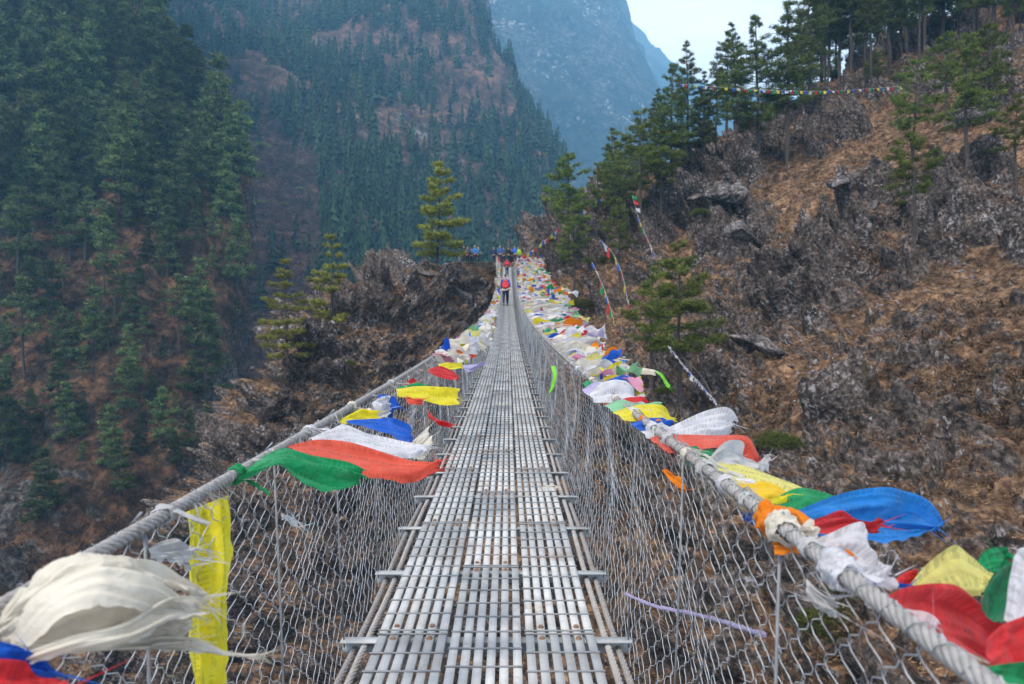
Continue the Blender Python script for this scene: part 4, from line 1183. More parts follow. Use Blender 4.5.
# ------------------------------------------------------------------ cloth
def patch(topP, botP, nu=26, nv=12, wrinkle=0.012, seed=0, freq=9.0, fray=0.02, sag=0.0, gather=0.0, comb=0.35):
    rg = np.random.default_rng(seed)
    T = catmull([tuple(p) for p in topP], nu); B = catmull([tuple(p) for p in botP], nu)
    v = np.linspace(0, 1, nv)[:, None, None]
    G_ = T[None] * (1 - v) + B[None] * v
    u = np.linspace(0, 1, nu)[None, :, None]
    size = np.linalg.norm(B.mean(0) - T.mean(0)) + 1e-6
    leng = np.linalg.norm(np.diff(T, axis=0), axis=1).sum()
    n_ = grid_normals(G_)
    ph = rg.uniform(0, 6)
    uu = np.broadcast_to(u[..., 0], (nv, nu)); vv = np.broadcast_to(v[..., 0], (nv, nu))
    Q_ = np.stack([uu * 1.6 + seed, vv * 3.2, np.full_like(uu, ph)], -1).reshape(-1, 3)
    nn = noise3(Q_).reshape(nv, nu); n2_ = noise3(Q_ * 2.6 + 5).reshape(nv, nu)
    n5_ = noise3(Q_ * np.array([1.2, 5.0, 1.0]) + 8).reshape(nv, nu)
    w = np.sin(freq * 0.6 * vv + 3.5 * uu + ph + 3.0 * nn) * 0.55 + nn * 1.5 + n2_ * 0.55 + n5_ * comb
    rampu = np.clip(0.35 + uu * 1.1, 0, 1.2)
    G_ = G_ + n_ * (w * wrinkle * rampu)[..., None]
    G_[..., 2] -= sag * np.sin(np.pi * vv) * np.sin(np.pi * uu)
    # frayed free edge
    d = (T[-1] - T[-2]); d /= np.linalg.norm(d) + 1e-9
    jag = (noise3(np.stack([np.arange(nv) * 0.45, np.full(nv, seed * 1.7), np.zeros(nv)], 1)) * 1.6 + 0.25 * rg.normal(size=nv)) * fray
    G_[:, -1] += jag[:, None] * d; G_[:, -2] += 0.4 * jag[:, None] * d
    jb = noise3(np.stack([np.arange(nu) * 0.17, np.full(nu, seed * 2.3), np.zeros(nu)], 1)) * fray * 0.6
    e = (B - T); e /= np.linalg.norm(e, axis=1, keepdims=True) + 1e-9
    G_[-1] += e * jb[:, None]
    uv = np.stack([uu * leng / 0.5, vv * size / 0.5], -1).reshape(-1, 2)
    return G_.reshape(-1, 3), grid_quads(nv, nu), uv, G_
def flag(name, label, cat, group, color, topP, botP, parent=None, threads=6, **kw):
    V, Q, uv, G_ = patch(topP, botP, **kw)
    n0 = len(V); V2 = [V]; Q2 = [Q]; T2 = []
    sd = kw.get('seed', 0); rg = np.random.default_rng(sd + 999)
    if threads:
        tv = []; tt = []; b0 = n0
        for _ in range(threads):
            k = rg.integers(0, G_.shape[0]); p = G_[k, -1]; d = G_[k, -1] - G_[k, -3]; d /= np.linalg.norm(d) + 1e-9
            L_ = rg.uniform(0.02, 0.06) * (1 + 0.3 * np.linalg.norm(d)); q = p + d * L_ + rg.normal(size=3) * 0.012
            s_ = np.array([0.0, 0.0007, 0.0012])
            tv += [p - s_, p + s_, q]; tt.append((b0, b0 + 1, b0 + 2)); b0 += 3
        V2.append(np.array(tv)); T2 = tt
        uv = np.concatenate([uv, np.zeros((len(tv), 2))])
    V = np.concatenate(V2)
    org = np.array(tuple(topP[0]), float)
    me_ = mesh_np(name, V - org, Q, T2 if len(T2) else None, uv=uv, smooth=True)
    o = link(name, me_, CL[color] if color in CL else color, parent, Vector(org))
    if parent is None: tag(o, label, cat, group)
    return o

def A(px, py, d): return PX(px, py, d)
_s = [0]
def HF(color, label, topP, botP, name='prayer_flag', cat='prayer flag', group=None, **kw):
    _s[0] += 1; kw.setdefault('seed', _s[0] * 7); kw.setdefault('nu', 40); kw.setdefault('nv', 22); kw.setdefault('wrinkle', 0.012)
    return flag(name, label, cat, group, color, [A(*p) for p in topP], [A(*p) for p in botP], **kw)
GN = 'prayer flags tied along the right handrail'; GL_ = 'prayer flags tied along the left handrail'
# ---- right rail, nearest first (top edge, bottom edge, both from the cable outwards)
HF('red', 'big red flag with rounded folds at the bottom right corner, over the handrail', [(872, 606, 1.06), (905, 590, 1.12), (950, 588, 1.18), (1000, 622, 1.22), (1012, 650, 1.22)], [(905, 622, 1.0), (935, 640, 1.05), (965, 655, 1.12), (990, 668, 1.18), (1000, 672, 1.2)], group=GN, wrinkle=0.014)
HF('red', 'dark red flag edge in the extreme bottom right corner', [(985, 640, 0.95), (1010, 622, 0.98), (1040, 612, 1.0)], [(990, 690, 0.9), (1015, 700, 0.92), (1050, 690, 0.95)], group=GN)
HF('green', 'green flag scrap under the red one in the bottom right corner', [(975, 668, 0.9), (1000, 664, 0.92), (1040, 668, 0.95)], [(985, 700, 0.86), (1010, 705, 0.88), (1040, 705, 0.9)], group=GN)
HF('pale yellow', 'yellow printed flag standing up behind the big red flag', [(908, 588, 1.22), (925, 566, 1.26), (954, 545, 1.3), (975, 556, 1.32), (994, 572, 1.33)], [(915, 596, 1.2), (940, 598, 1.22), (965, 600, 1.25), (975, 598, 1.27), (984, 594, 1.28)], group=GN, wrinkle=0.008)
HF('green', 'small green flag top showing behind the yellow printed flag', [(975, 565, 1.4), (985, 550, 1.42), (1004, 547, 1.44), (1012, 556, 1.44)], [(975, 580, 1.38), (990, 582, 1.4), (1004, 580, 1.42), (1014, 575, 1.42)], group=GN)
HF('dark green', 'dark green printed flag curling at the right edge', [(982, 612, 1.15), (985, 590, 1.18), (995, 572, 1.2), (1015, 560, 1.22)], [(1000, 625, 1.12), (1012, 610, 1.14), (1022, 590, 1.17), (1035, 570, 1.18)], group=GN)
HF('white', 'white printed flag at the right edge beside the dark green one', [(1004, 620, 1.08), (1008, 590, 1.1), (1016, 560, 1.12), (1030, 548, 1.12)], [(1024, 630, 1.05), (1036, 600, 1.07), (1045, 570, 1.08), (1055, 550, 1.1)], group=GN)
HF('tan', 'tan brown flag strip lying behind the cable', [(865, 588, 1.14), (890, 590, 1.18), (915, 588, 1.22), (935, 596, 1.25)], [(872, 600, 1.10), (895, 604, 1.14), (915, 606, 1.18), (930, 604, 1.2)], group=GN)
HF('blue', 'small blue scrap between the white loops and tan strip', [(872, 583, 1.17), (890, 582, 1.2), (908, 586, 1.22)], [(878, 592, 1.15), (892, 592, 1.18), (905, 594, 1.2)], group=GN, nu=20, nv=10)
HF('white', 'white flag raised like a sail behind the orange scarf', [(800, 548, 1.34), (825, 535, 1.38), (862, 522, 1.42), (868, 545, 1.42), (884, 572, 1.4)], [(806, 560, 1.3), (828, 562, 1.32), (850, 568, 1.34), (868, 572, 1.34), (878, 580, 1.33)], group=GN, wrinkle=0.012)
HF('white', 'crumpled white scarf looped on the cable under the orange scarf', [(822, 566, 1.2), (845, 562, 1.22), (870, 566, 1.24), (890, 572, 1.24)], [(830, 590, 1.16), (850, 596, 1.16), (870, 590, 1.18), (886, 584, 1.2)], group=GN, wrinkle=0.02, name='silk_scarf', cat='scarf')
HF('orange', 'bright orange scarf blowing right from its knot on the cable', [(772, 538, 1.42), (790, 540, 1.42), (820, 545, 1.4), (845, 556, 1.38), (856, 566, 1.38)], [(775, 556, 1.40), (795, 554, 1.39), (815, 558, 1.37), (838, 564, 1.36), (850, 570, 1.36)], group=GN, name='silk_scarf', cat='scarf')
HF('sky blue', 'large blue flag streaming right above the nearest flags', [(775, 520, 1.6), (810, 505, 1.68), (848, 492, 1.76), (884, 488, 1.8), (905, 494, 1.84), (925, 505, 1.86), (934, 524, 1.86)], [(795, 532, 1.55), (822, 534, 1.62), (852, 538, 1.68), (880, 542, 1.72), (900, 541, 1.76), (915, 536, 1.8), (930, 530, 1.84)], group=GN, wrinkle=0.02, nu=60, nv=30)
HF('blue', 'dark blue strip under the green flag close to the cable', [(760, 520, 1.58), (785, 524, 1.6), (812, 530, 1.62)], [(762, 532, 1.5), (785, 536, 1.54), (808, 538, 1.56)], group=GN)
HF('red', 'red pointed flag lying on the large blue flag', [(795, 528, 1.5), (820, 518, 1.54), (842, 510, 1.58), (862, 518, 1.6), (884, 521, 1.62)], [(806, 534, 1.48), (826, 534, 1.5), (846, 533, 1.54), (862, 528, 1.58), (880, 524, 1.6)], group=GN)
HF('green', 'green printed flag left of the large blue flag', [(752, 503, 1.70), (775, 496, 1.76), (805, 488, 1.82), (842, 502, 1.84)], [(758, 524, 1.60), (778, 531, 1.62), (802, 533, 1.66), (826, 522, 1.7)], group=GN)
HF('gold', 'deep yellow flag beneath the pale yellow one at the right rail', [(722, 488, 1.84), (745, 480, 1.88), (770, 482, 1.9), (792, 496, 1.9)], [(738, 506, 1.74), (752, 514, 1.76), (768, 512, 1.78), (782, 506, 1.8)], group=GN)
HF('pale yellow', 'wide pale yellow flag right of the grey crumpled scarf', [(698, 466, 2.04), (722, 460, 2.1), (752, 466, 2.12), (790, 482, 2.12), (818, 496, 2.08)], [(716, 486, 1.9), (738, 496, 1.9), (762, 503, 1.9), (788, 508, 1.9), (808, 510, 1.92)], group=GN)
HF('grey', 'crumpled grey-white scarf with curled end above the yellow flag', [(708, 462, 2.1), (722, 446, 2.18), (742, 450, 2.24), (755, 462, 2.26), (768, 458, 2.28)], [(712, 472, 2.05), (728, 472, 2.1), (742, 474, 2.14), (756, 476, 2.18), (766, 472, 2.2)], group=GN, wrinkle=0.03, name='silk_scarf', cat='scarf')
HF('green', 'dark folded green flag beside the coral flag', [(680, 452, 2.2), (695, 448, 2.24), (712, 446, 2.28)], [(690, 468, 2.12), (702, 468, 2.16), (710, 462, 2.2)], group=GN)
HF('coral', 'coral red flag spread between the white scarf and the green flag', [(650, 438, 2.5), (680, 434, 2.55), (715, 432, 2.6), (748, 436, 2.62), (758, 458, 2.58)], [(668, 454, 2.28), (690, 454, 2.32), (716, 450, 2.38), (740, 450, 2.46), (752, 464, 2.5)], group=GN)
HF('white', 'long white scarf with billowing end above the coral flag', [(640, 432, 2.6), (668, 428, 2.7), (700, 416, 2.8), (722, 412, 2.85), (734, 422, 2.86)], [(650, 438, 2.5), (675, 438, 2.58), (702, 434, 2.66), (722, 434, 2.72), (732, 430, 2.78)], group=GN, wrinkle=0.018, name='silk_scarf', cat='scarf')
HF('blue', 'blue flag tucked under the yellow flag left of the white scarf', [(630, 424, 2.8), (645, 420, 2.85), (662, 421, 2.88), (672, 426, 2.88)], [(640, 430, 2.7), (652, 431, 2.74), (662, 430, 2.78), (670, 428, 2.82)], group=GN)
HF('yellow', 'yellow flag over the blue one, beside the handrail bend', [(612, 412, 3.1), (630, 406, 3.16), (655, 404, 3.2), (668, 410, 3.22), (677, 419, 3.22)], [(626, 420, 2.9), (640, 420, 2.95), (655, 420, 3.0), (665, 421, 3.05), (674, 424, 3.1)], group=GN)
HF('pale green', 'pale green flag behind the yellow flag over the rail', [(604, 406, 3.3), (622, 400, 3.36), (642, 401, 3.4), (660, 406, 3.42)], [(614, 412, 3.15), (630, 410, 3.2), (645, 407, 3.25), (660, 410, 3.3)], group=GN)
HF('red', 'thin red flag edge above the pale green flag', [(603, 404, 3.45), (620, 399, 3.5), (640, 397, 3.55), (646, 402, 3.55)], [(608, 407, 3.36), (622, 403, 3.4), (638, 401, 3.45), (644, 404, 3.5)], group=GN, nv=8)
HF('white', 'rounded white scarf bundle over the right rail', [(588, 395, 3.7), (605, 384, 3.8), (628, 385, 3.85), (642, 396, 3.88)], [(596, 402, 3.5), (612, 403, 3.55), (628, 402, 3.6), (640, 401, 3.7)], group=GN, wrinkle=0.03, name='silk_scarf', cat='scarf')
HF('blue', 'blue flag crossing above the rounded white bundle', [(590, 388, 4.2), (605, 380, 4.3), (620, 374, 4.35), (628, 376, 4.4)], [(595, 394, 4.1), (610, 388, 4.2), (622, 382, 4.25), (630, 379, 4.3)], group=GN)
HF('green', 'green flag left of the blue flag on the right rail', [(583, 384, 4.6), (592, 378, 4.65), (602, 380, 4.7)], [(587, 390, 4.4), (595, 389, 4.45), (604, 387, 4.5)], group=GN)
HF('cream', 'long cream scarf streaming far out to the right over the slope', [(600, 352, 6.5), (615, 358, 6.45), (630, 366, 6.4), (645, 366, 6.3), (655, 369, 6.2)], [(600, 358, 6.45), (615, 364, 6.4), (630, 372, 6.3), (645, 373, 6.2), (655, 374, 6.15)], group=GN, name='silk_scarf', cat='scarf', wrinkle=0.02)
HF('lime', 'lime green ribbon tail beyond the end of the long cream scarf', [(655, 370, 6.2), (662, 374, 6.2), (667, 381, 6.2), (671, 386, 6.2)], [(655, 372, 6.18), (661, 377, 6.18), (665, 384, 6.18), (668, 388, 6.18)], group=GN, name='silk_ribbon', cat='ribbon', nv=6, wrinkle=0.004)
HF('orange', 'orange flag flying high near the long cream scarf', [(580, 352, 7.4), (590, 347, 7.4), (597, 341, 7.4), (600, 346, 7.4)], [(581, 357, 7.3), (590, 353, 7.3), (597, 351, 7.3), (599, 350, 7.3)], group=GN)
HF('lime', 'lime green ribbon hanging down inside the right netting', [(551, 366, 5.6), (553, 376, 5.5), (551, 386, 5.45), (549, 392, 5.4)], [(555, 366, 5.6), (556, 376, 5.5), (554, 386, 5.45), (551, 393, 5.4)], group=GN, name='silk_ribbon', cat='ribbon', nv=6, wrinkle=0.006)
HF('orange', 'orange and gold rag tied inside the right net below the cable', [(662, 470, 2.3), (668, 478, 2.28), (676, 486, 2.25), (684, 492, 2.22)], [(666, 468, 2.3), (674, 474, 2.28), (680, 480, 2.25), (688, 489, 2.22)], group=GN, name='rag', cat='rag', nv=8)
HF('white', 'narrow white printed flag strip lying along the cable beside the big red flag', [(862, 598, 1.12), (890, 602, 1.12), (915, 618, 1.1), (938, 630, 1.08)], [(868, 606, 1.10), (890, 614, 1.10), (912, 630, 1.07), (936, 642, 1.05)], group=GN)
HF('red', 'small red flag between the tan strip and the yellow printed flag', [(895, 580, 1.3), (905, 572, 1.32), (920, 568, 1.34)], [(900, 590, 1.28), (912, 588, 1.3), (924, 584, 1.32)], group=GN, nu=20, nv=10)
HF('blue', 'blue flag edge glimpsed between the green printed flag and the cable', [(742, 512, 1.72), (756, 518, 1.7), (770, 526, 1.66)], [(746, 520, 1.66), (758, 528, 1.64), (772, 534, 1.6)], group=GN, nu=20, nv=10)
HF('yellow', 'bright yellow flag fold just above the orange knot', [(745, 498, 1.72), (765, 500, 1.74), (788, 500, 1.76)], [(752, 512, 1.68), (768, 516, 1.68), (784, 512, 1.7)], group=GN)
HF('white', 'thin white flag between the coral flag and the grey crumpled scarf', [(690, 462, 2.2), (712, 456, 2.24), (730, 452, 2.28)], [(700, 472, 2.12), (716, 468, 2.16), (732, 462, 2.2)], group=GN)
HF('coral', 'torn coral flag tip rising right of the coral flag', [(735, 442, 2.6), (748, 436, 2.62), (756, 452, 2.6), (760, 464, 2.58)], [(738, 452, 2.55), (746, 456, 2.56), (750, 462, 2.56), (756, 466, 2.55)], group=GN)
HF('lilac', 'pale lilac flag over the rail just beyond the rounded white bundle', [(582, 390, 4.0), (598, 382, 4.1), (612, 384, 4.1)], [(588, 396, 3.9), (602, 392, 3.95), (614, 390, 4.0)], group=GN)
# ---- left rail
def bundle(name, label, cat, color, path, hgt, thick, seed, tail=None, threads=40, nu=170, nv=120, amp=0.013):
    """a wind-blown wad of cloth: flattened roll with long ridged folds, frayed tail"""
    rg = np.random.default_rng(seed)
    C_ = catmull([tuple(A(*p)) for p in path], nu); H_ = catmull(np.array(hgt, float)[:, None], nu)[:, 0]
    u = np.linspace(0, 1, nu)
    a = np.arange(nv) / nv * 2 * np.pi
    UU, AA = np.meshgrid(u, a, indexing='ij')
    prof = np.sin(np.pi * np.clip(0.03 + 0.94 * u, 0, 1)) ** 0.45
    Q_ = np.stack([UU * 3.2 + seed, np.cos(AA) * 1.1 + 0.8 * UU, np.sin(AA) * 2.4 - 1.2 * UU], -1).reshape(-1, 3)
    wv_ = noise3(Q_ * 0.8 + 3)[:, None]
    n1 = 1 - 2.2 * np.abs(noise3(Q_ * np.array([1.5, 0.9, 1.0]) + 0.9 * wv_)); n2 = 1 - 2 * np.abs(noise3(Q_ * np.array([2.6, 1.9, 2.0]) + 9 + 1.4 * wv_)); n3_ = noise3(Q_ * 7)
    n4_ = 1 - 2 * np.abs(noise3(np.stack([UU * 9 + seed, np.cos(AA) * 1.6, np.sin(AA) * 3.4], -1).reshape(-1, 3) + 1.3 * wv_)); n5_ = 1 - 2 * np.abs(noise3(np.stack([UU * 19 + seed, np.cos(AA) * 4, np.sin(AA) * 8], -1).reshape(-1, 3) + 1.3 * wv_))
    dd = (amp * (n1 * 0.9 + 0.4 * n2 + 0.30 * n4_ + 0.08 * n5_)).reshape(nu, nv)
    ry = (H_ * prof)[:, None] * np.abs(np.sin(AA)) ** 0.9 * np.sign(np.sin(AA)) ; rx = (thick * prof)[:, None] * np.cos(AA)
    dirn = np.stack([0.45 * np.cos(AA), -0.9 * np.cos(AA), np.sin(AA)], -1)
    V = C_[:, None] + np.stack([rx * 0.4, -rx, ry], -1) + dirn * (dd * prof[:, None])[..., None]
    i = np.arange(nu - 1)[:, None] * nv; j = np.arange(nv)[None]; j2 = (j + 1) % nv
    Q = np.stack([i + j, i + j2, i + nv + j2, i + nv + j], -1).reshape(-1, 4)
    mb_ = MB(); mb_.add(V.reshape(-1, 3), Q)
    if tail:
        for (t0, t1, sd) in tail:
            v, q, _, G_ = patch([A(*p) for p in t0], [A(*p) for p in t1], nu=70, nv=18, wrinkle=0.009, seed=sd, fray=0.012, freq=4, comb=0.1)
            mb_.add(v, q)
            for _ in range(14):
                k = rg.integers(0, 16); p = G_[k, -1]; dv = G_[k, -1] - G_[k, -6]; dv /= np.linalg.norm(dv) + 1e-9
                e = p + dv * rg.uniform(0.01, 0.05) + rg.normal(size=3) * 0.008; mb_.tube([p, (p + e) / 2 + rg.normal(size=3) * 0.003, e], [0.0008, 0.0006, 0.0002], 4)
    VV = V.reshape(-1, 3)
    for _ in range(threads):
        k = rg.integers(int(nu * 0.72), nu - 2) * nv + rg.integers(0, nv); p = VV[k]; e = p + np.array([rg.uniform(0.01, 0.06), rg.normal() * 0.015, rg.normal() * 0.012])
        mb_.tube([p, (p + e) / 2 + rg.normal(size=3) * 0.004, e], [0.0008, 0.0006, 0.0002], 4)
    o = link(name, mb_.mesh(name, True), CL[color]); tag(o, label, cat, GL_); return o
bundle('silk_scarf', 'large ragged cream scarf bundled on the left handrail in the corner', 'scarf', 'cream',
       [(0, 628, 1.0), (30, 614, 1.02), (75, 600, 1.05), (120, 600, 1.08), (160, 612, 1.12), (192, 618, 1.16)], [0.030, 0.046, 0.056, 0.056, 0.048, 0.026], 0.032, 5,
       tail=[([(120, 632, 1.06), (160, 638, 1.1), (200, 644, 1.15), (232, 652, 1.2), (258, 658, 1.24)], [(120, 650, 1.04), (160, 650, 1.09), (200, 652, 1.14), (232, 657, 1.19), (256, 660, 1.23)], 4),
             ([(4, 636, 0.985), (34, 594, 0.985), (95, 566, 1.01), (150, 578, 1.06), (192, 612, 1.12)], [(30, 648, 0.96), (62, 618, 0.955), (104, 600, 0.975), (146, 606, 1.02), (180, 624, 1.1)], 12),
             ([(20, 655, 0.96), (70, 636, 0.97), (125, 622, 1.01), (165, 600, 1.07), (196, 600, 1.12)], [(30, 664, 0.955), (76, 652, 0.965), (130, 642, 1.0), (172, 622, 1.06), (200, 614, 1.11)], 15),
             ([(10, 636, 0.98), (50, 638, 1.0), (100, 634, 1.03), (150, 636, 1.08), (190, 640, 1.12)], [(12, 650, 0.97), (50, 655, 0.99), (100, 652, 1.02), (150, 648, 1.07), (188, 646, 1.11)], 8)])
HF('cream', 'upper roll of frayed cream cloth above the bundled scarf', [(60, 572, 1.07), (100, 562, 1.1), (140, 562, 1.14), (175, 576, 1.18), (205, 592, 1.2)], [(66, 588, 1.05), (105, 580, 1.08), (145, 582, 1.12), (180, 594, 1.15), (204, 604, 1.18)], name='silk_scarf', cat='scarf', group=GL_, wrinkle=0.014, nu=70, nv=24, threads=30)
HF('blue', 'dark blue flag edge under the cream scarf in the bottom left corner', [(-40, 630, 0.95), (0, 642, 0.95), (30, 655, 0.97), (58, 670, 0.99)], [(-40, 655, 0.93), (0, 664, 0.93), (28, 670, 0.95), (56, 676, 0.97)], group=GL_)
HF('red', 'red flag below the dark blue one in the bottom left corner', [(-40, 655, 0.92), (0, 662, 0.92), (30, 668, 0.94), (64, 676, 0.96)], [(-40, 720, 0.88), (0, 712, 0.88), (30, 706, 0.9), (62, 700, 0.92)], group=GL_)
HF('yellow', 'tall yellow flag hanging straight down inside the left netting', [(186, 512, 1.72), (184, 560, 1.66), (186, 610, 1.6), (184, 660, 1.56), (186, 710, 1.52)], [(226, 496, 1.86), (229, 550, 1.8), (226, 600, 1.74), (231, 655, 1.68), (228, 710, 1.64)], group=GL_, wrinkle=0.026, nu=90, nv=24, freq=5)
HF('grey', 'short grey frayed rag end poking from the left cable', [(148, 548, 1.42), (170, 540, 1.44), (190, 545, 1.47)], [(152, 560, 1.4), (172, 562, 1.42), (190, 564, 1.44)], name='rag', cat='rag', group=GL_, wrinkle=0.016, threads=24)
HF('green', 'emerald green flag sweeping up from the left cable', [(224, 487, 1.86), (262, 458, 2.0), (285, 448, 2.1), (315, 456, 2.15), (345, 465, 2.16), (364, 474, 2.16)], [(240, 480, 1.86), (275, 468, 1.92), (296, 476, 1.98), (318, 487, 2.02), (340, 490, 2.06), (358, 484, 2.12)], group=GL_, wrinkle=0.014, nu=60, nv=26)
HF('coral', 'long coral red flag next to the emerald green flag', [(288, 446, 2.3), (315, 441, 2.36), (350, 446, 2.4), (395, 456, 2.4), (420, 460, 2.38), (442, 464, 2.36)], [(300, 453, 2.22), (330, 464, 2.24), (360, 476, 2.26), (390, 480, 2.28), (412, 482, 2.3), (438, 467, 2.34)], group=GL_, wrinkle=0.014, nu=60, nv=26)
HF('white', 'white flag behind the coral flag on the left rail', [(308, 440, 2.5), (330, 428, 2.6), (345, 421, 2.7), (370, 430, 2.72), (400, 440, 2.72), (425, 446, 2.7)], [(320, 442, 2.44), (345, 448, 2.46), (368, 454, 2.48), (390, 458, 2.5), (408, 457, 2.55), (422, 452, 2.62)], group=GL_, wrinkle=0.014, nu=60, nv=26)
HF('blue', 'blue flag on top of the white flag at the left rail', [(345, 422, 2.85), (368, 418, 2.92), (390, 419, 2.96), (408, 427, 2.98), (411, 438, 2.96)], [(352, 424, 2.8), (370, 430, 2.82), (388, 436, 2.84), (400, 440, 2.86), (410, 442, 2.9)], group=GL_)
HF('yellow', 'small yellow flag hump beyond the blue flag on the left', [(338, 421, 3.0), (350, 414, 3.05), (362, 410, 3.1), (378, 414, 3.12)], [(342, 424, 2.95), (354, 421, 3.0), (366, 420, 3.04), (378, 419, 3.08)], group=GL_)
HF('cream', 'short cream scarf end pointing up behind the coral flag', [(408, 448, 2.75), (416, 438, 2.78), (428, 427, 2.82)], [(414, 460, 2.72), (424, 458, 2.74), (430, 452, 2.78)], name='silk_scarf', cat='scarf', group=GL_)
HF('white', 'white scarf knot with blue behind the yellow hump', [(372, 402, 3.5), (380, 398, 3.52), (390, 398, 3.54)], [(374, 414, 3.46), (382, 418, 3.48), (390, 416, 3.5)], name='silk_scarf', cat='scarf', group=GL_, wrinkle=0.03)
HF('blue', 'blue flag with tattered tails hanging beside the white knot', [(377, 396, 3.6), (388, 394, 3.6), (396, 396, 3.6)], [(388, 418, 3.55), (392, 420, 3.55), (397, 410, 3.55)], group=GL_, wrinkle=0.03)
HF('yellow', 'long bright yellow flag blowing level from the left rail', [(396, 388, 4.3), (415, 386, 4.4), (440, 388, 4.45), (460, 390, 4.5)], [(397, 395, 4.15), (418, 399, 4.2), (438, 404, 4.25), (456, 407, 4.3)], group=GL_, wrinkle=0.02)
HF('green', 'green flag edge above the long bright yellow flag', [(397, 387, 4.5), (415, 383, 4.55), (430, 386, 4.6)], [(399, 390, 4.4), (416, 388, 4.45), (430, 389, 4.5)], group=GL_, nv=8)
HF('red', 'red flag peeking over the green edge on the left rail', [(405, 384, 4.7), (413, 379, 4.75), (423, 384, 4.8)], [(406, 388, 4.65), (414, 386, 4.7), (423, 388, 4.72)], group=GL_, nv=8)
HF('red', 'red pointed pennant drooping below the long yellow flag', [(427, 409, 4.1), (436, 418, 4.1), (450, 424, 4.12)], [(428, 417, 4.05), (438, 424, 4.08), (452, 427, 4.1)], group=GL_)
HF('coral', 'torn red flag hanging under the yellow flag near the left rail', [(404, 396, 4.2), (414, 398, 4.2), (424, 399, 4.22)], [(408, 404, 4.15), (416, 405, 4.16), (422, 403, 4.18)], group=GL_)
HF('red', 'red flag above the level yellow one further along the left rail', [(428, 369, 6.0), (440, 367, 6.1), (456, 372, 6.2), (458, 378, 6.2)], [(430, 373, 5.9), (440, 376, 5.95), (452, 378, 6.0), (457, 379, 6.0)], group=GL_)
HF('yellow', 'yellow flag directly behind the red one along the left rail', [(438, 364, 6.5), (450, 363, 6.6), (462, 366, 6.7)], [(440, 369, 6.4), (452, 370, 6.5), (464, 369, 6.55)], group=GL_)
HF('lilac', 'lilac triangular flag pointing at the deck from the left rail', [(462, 365, 6.3), (475, 364, 6.4), (490, 361, 6.5)], [(465, 371, 6.25), (470, 372, 6.3), (480, 366, 6.4)], group=GL_)
HF('cream', 'small cream scrap lying at the right edge of the deck', [(542, 487, 5.45), (548, 485, 5.5), (556, 485, 5.5)], [(543, 491, 5.4), (549, 491, 5.4), (556, 490, 5.45)], name='rag', cat='rag', nv=8, nu=14, wrinkle=0.01)
HF('white', 'pinkish white rag caught in the left netting', [(281, 513, 2.1), (287, 514, 2.1), (296, 518, 2.1)], [(282, 519, 2.08), (288, 523, 2.08), (296, 526, 2.08)], name='rag', cat='rag', nv=10, nu=14, wrinkle=0.012, threads=14)
HF('grey', 'greyish rag hanging from the right cable above the shrub', [(806, 578, 1.22), (818, 590, 1.2), (835, 600, 1.18)], [(808, 600, 1.2), (822, 612, 1.18), (840, 618, 1.16)], name='rag', cat='rag', wrinkle=0.02, threads=24, group=None)

# long twisted rag lashed inside the right net
def rope(name, pts, r, mat, label, cat, ns=3, group=None):
    P_ = catmull([tuple(p) for p in pts], 70); s_ = np.linspace(0, 1, 70)
    mb_ = MB(); T = np.gradient(P_, axis=0); T /= np.linalg.norm(T, axis=1, keepdims=True); U = np.cross(T, [0, 0.2, 1.0]); U /= np.linalg.norm(U, axis=1, keepdims=True); W_ = np.cross(T, U)
    for k in range(ns):
        a = 2 * np.pi * (s_ * 16 + k / ns); mb_.tube(P_ + (U * np.cos(a)[:, None] + W_ * np.sin(a)[:, None]) * r * 0.6, r * 0.6 * (1 + 0.3 * np.sin(s_ * 40 + k)), 6)
    o = link(name, mb_.mesh(name, True), mat); tag(o, label, cat, group); return o
rope('twisted_rope', [A(626, 594, 2.9), A(655, 606, 2.5), A(690, 613, 2.2), A(725, 622, 1.95), A(765, 635, 1.7)], 0.006, CL['lilac'], 'twisted pale rope slung across the outside of the right netting', 'rope')

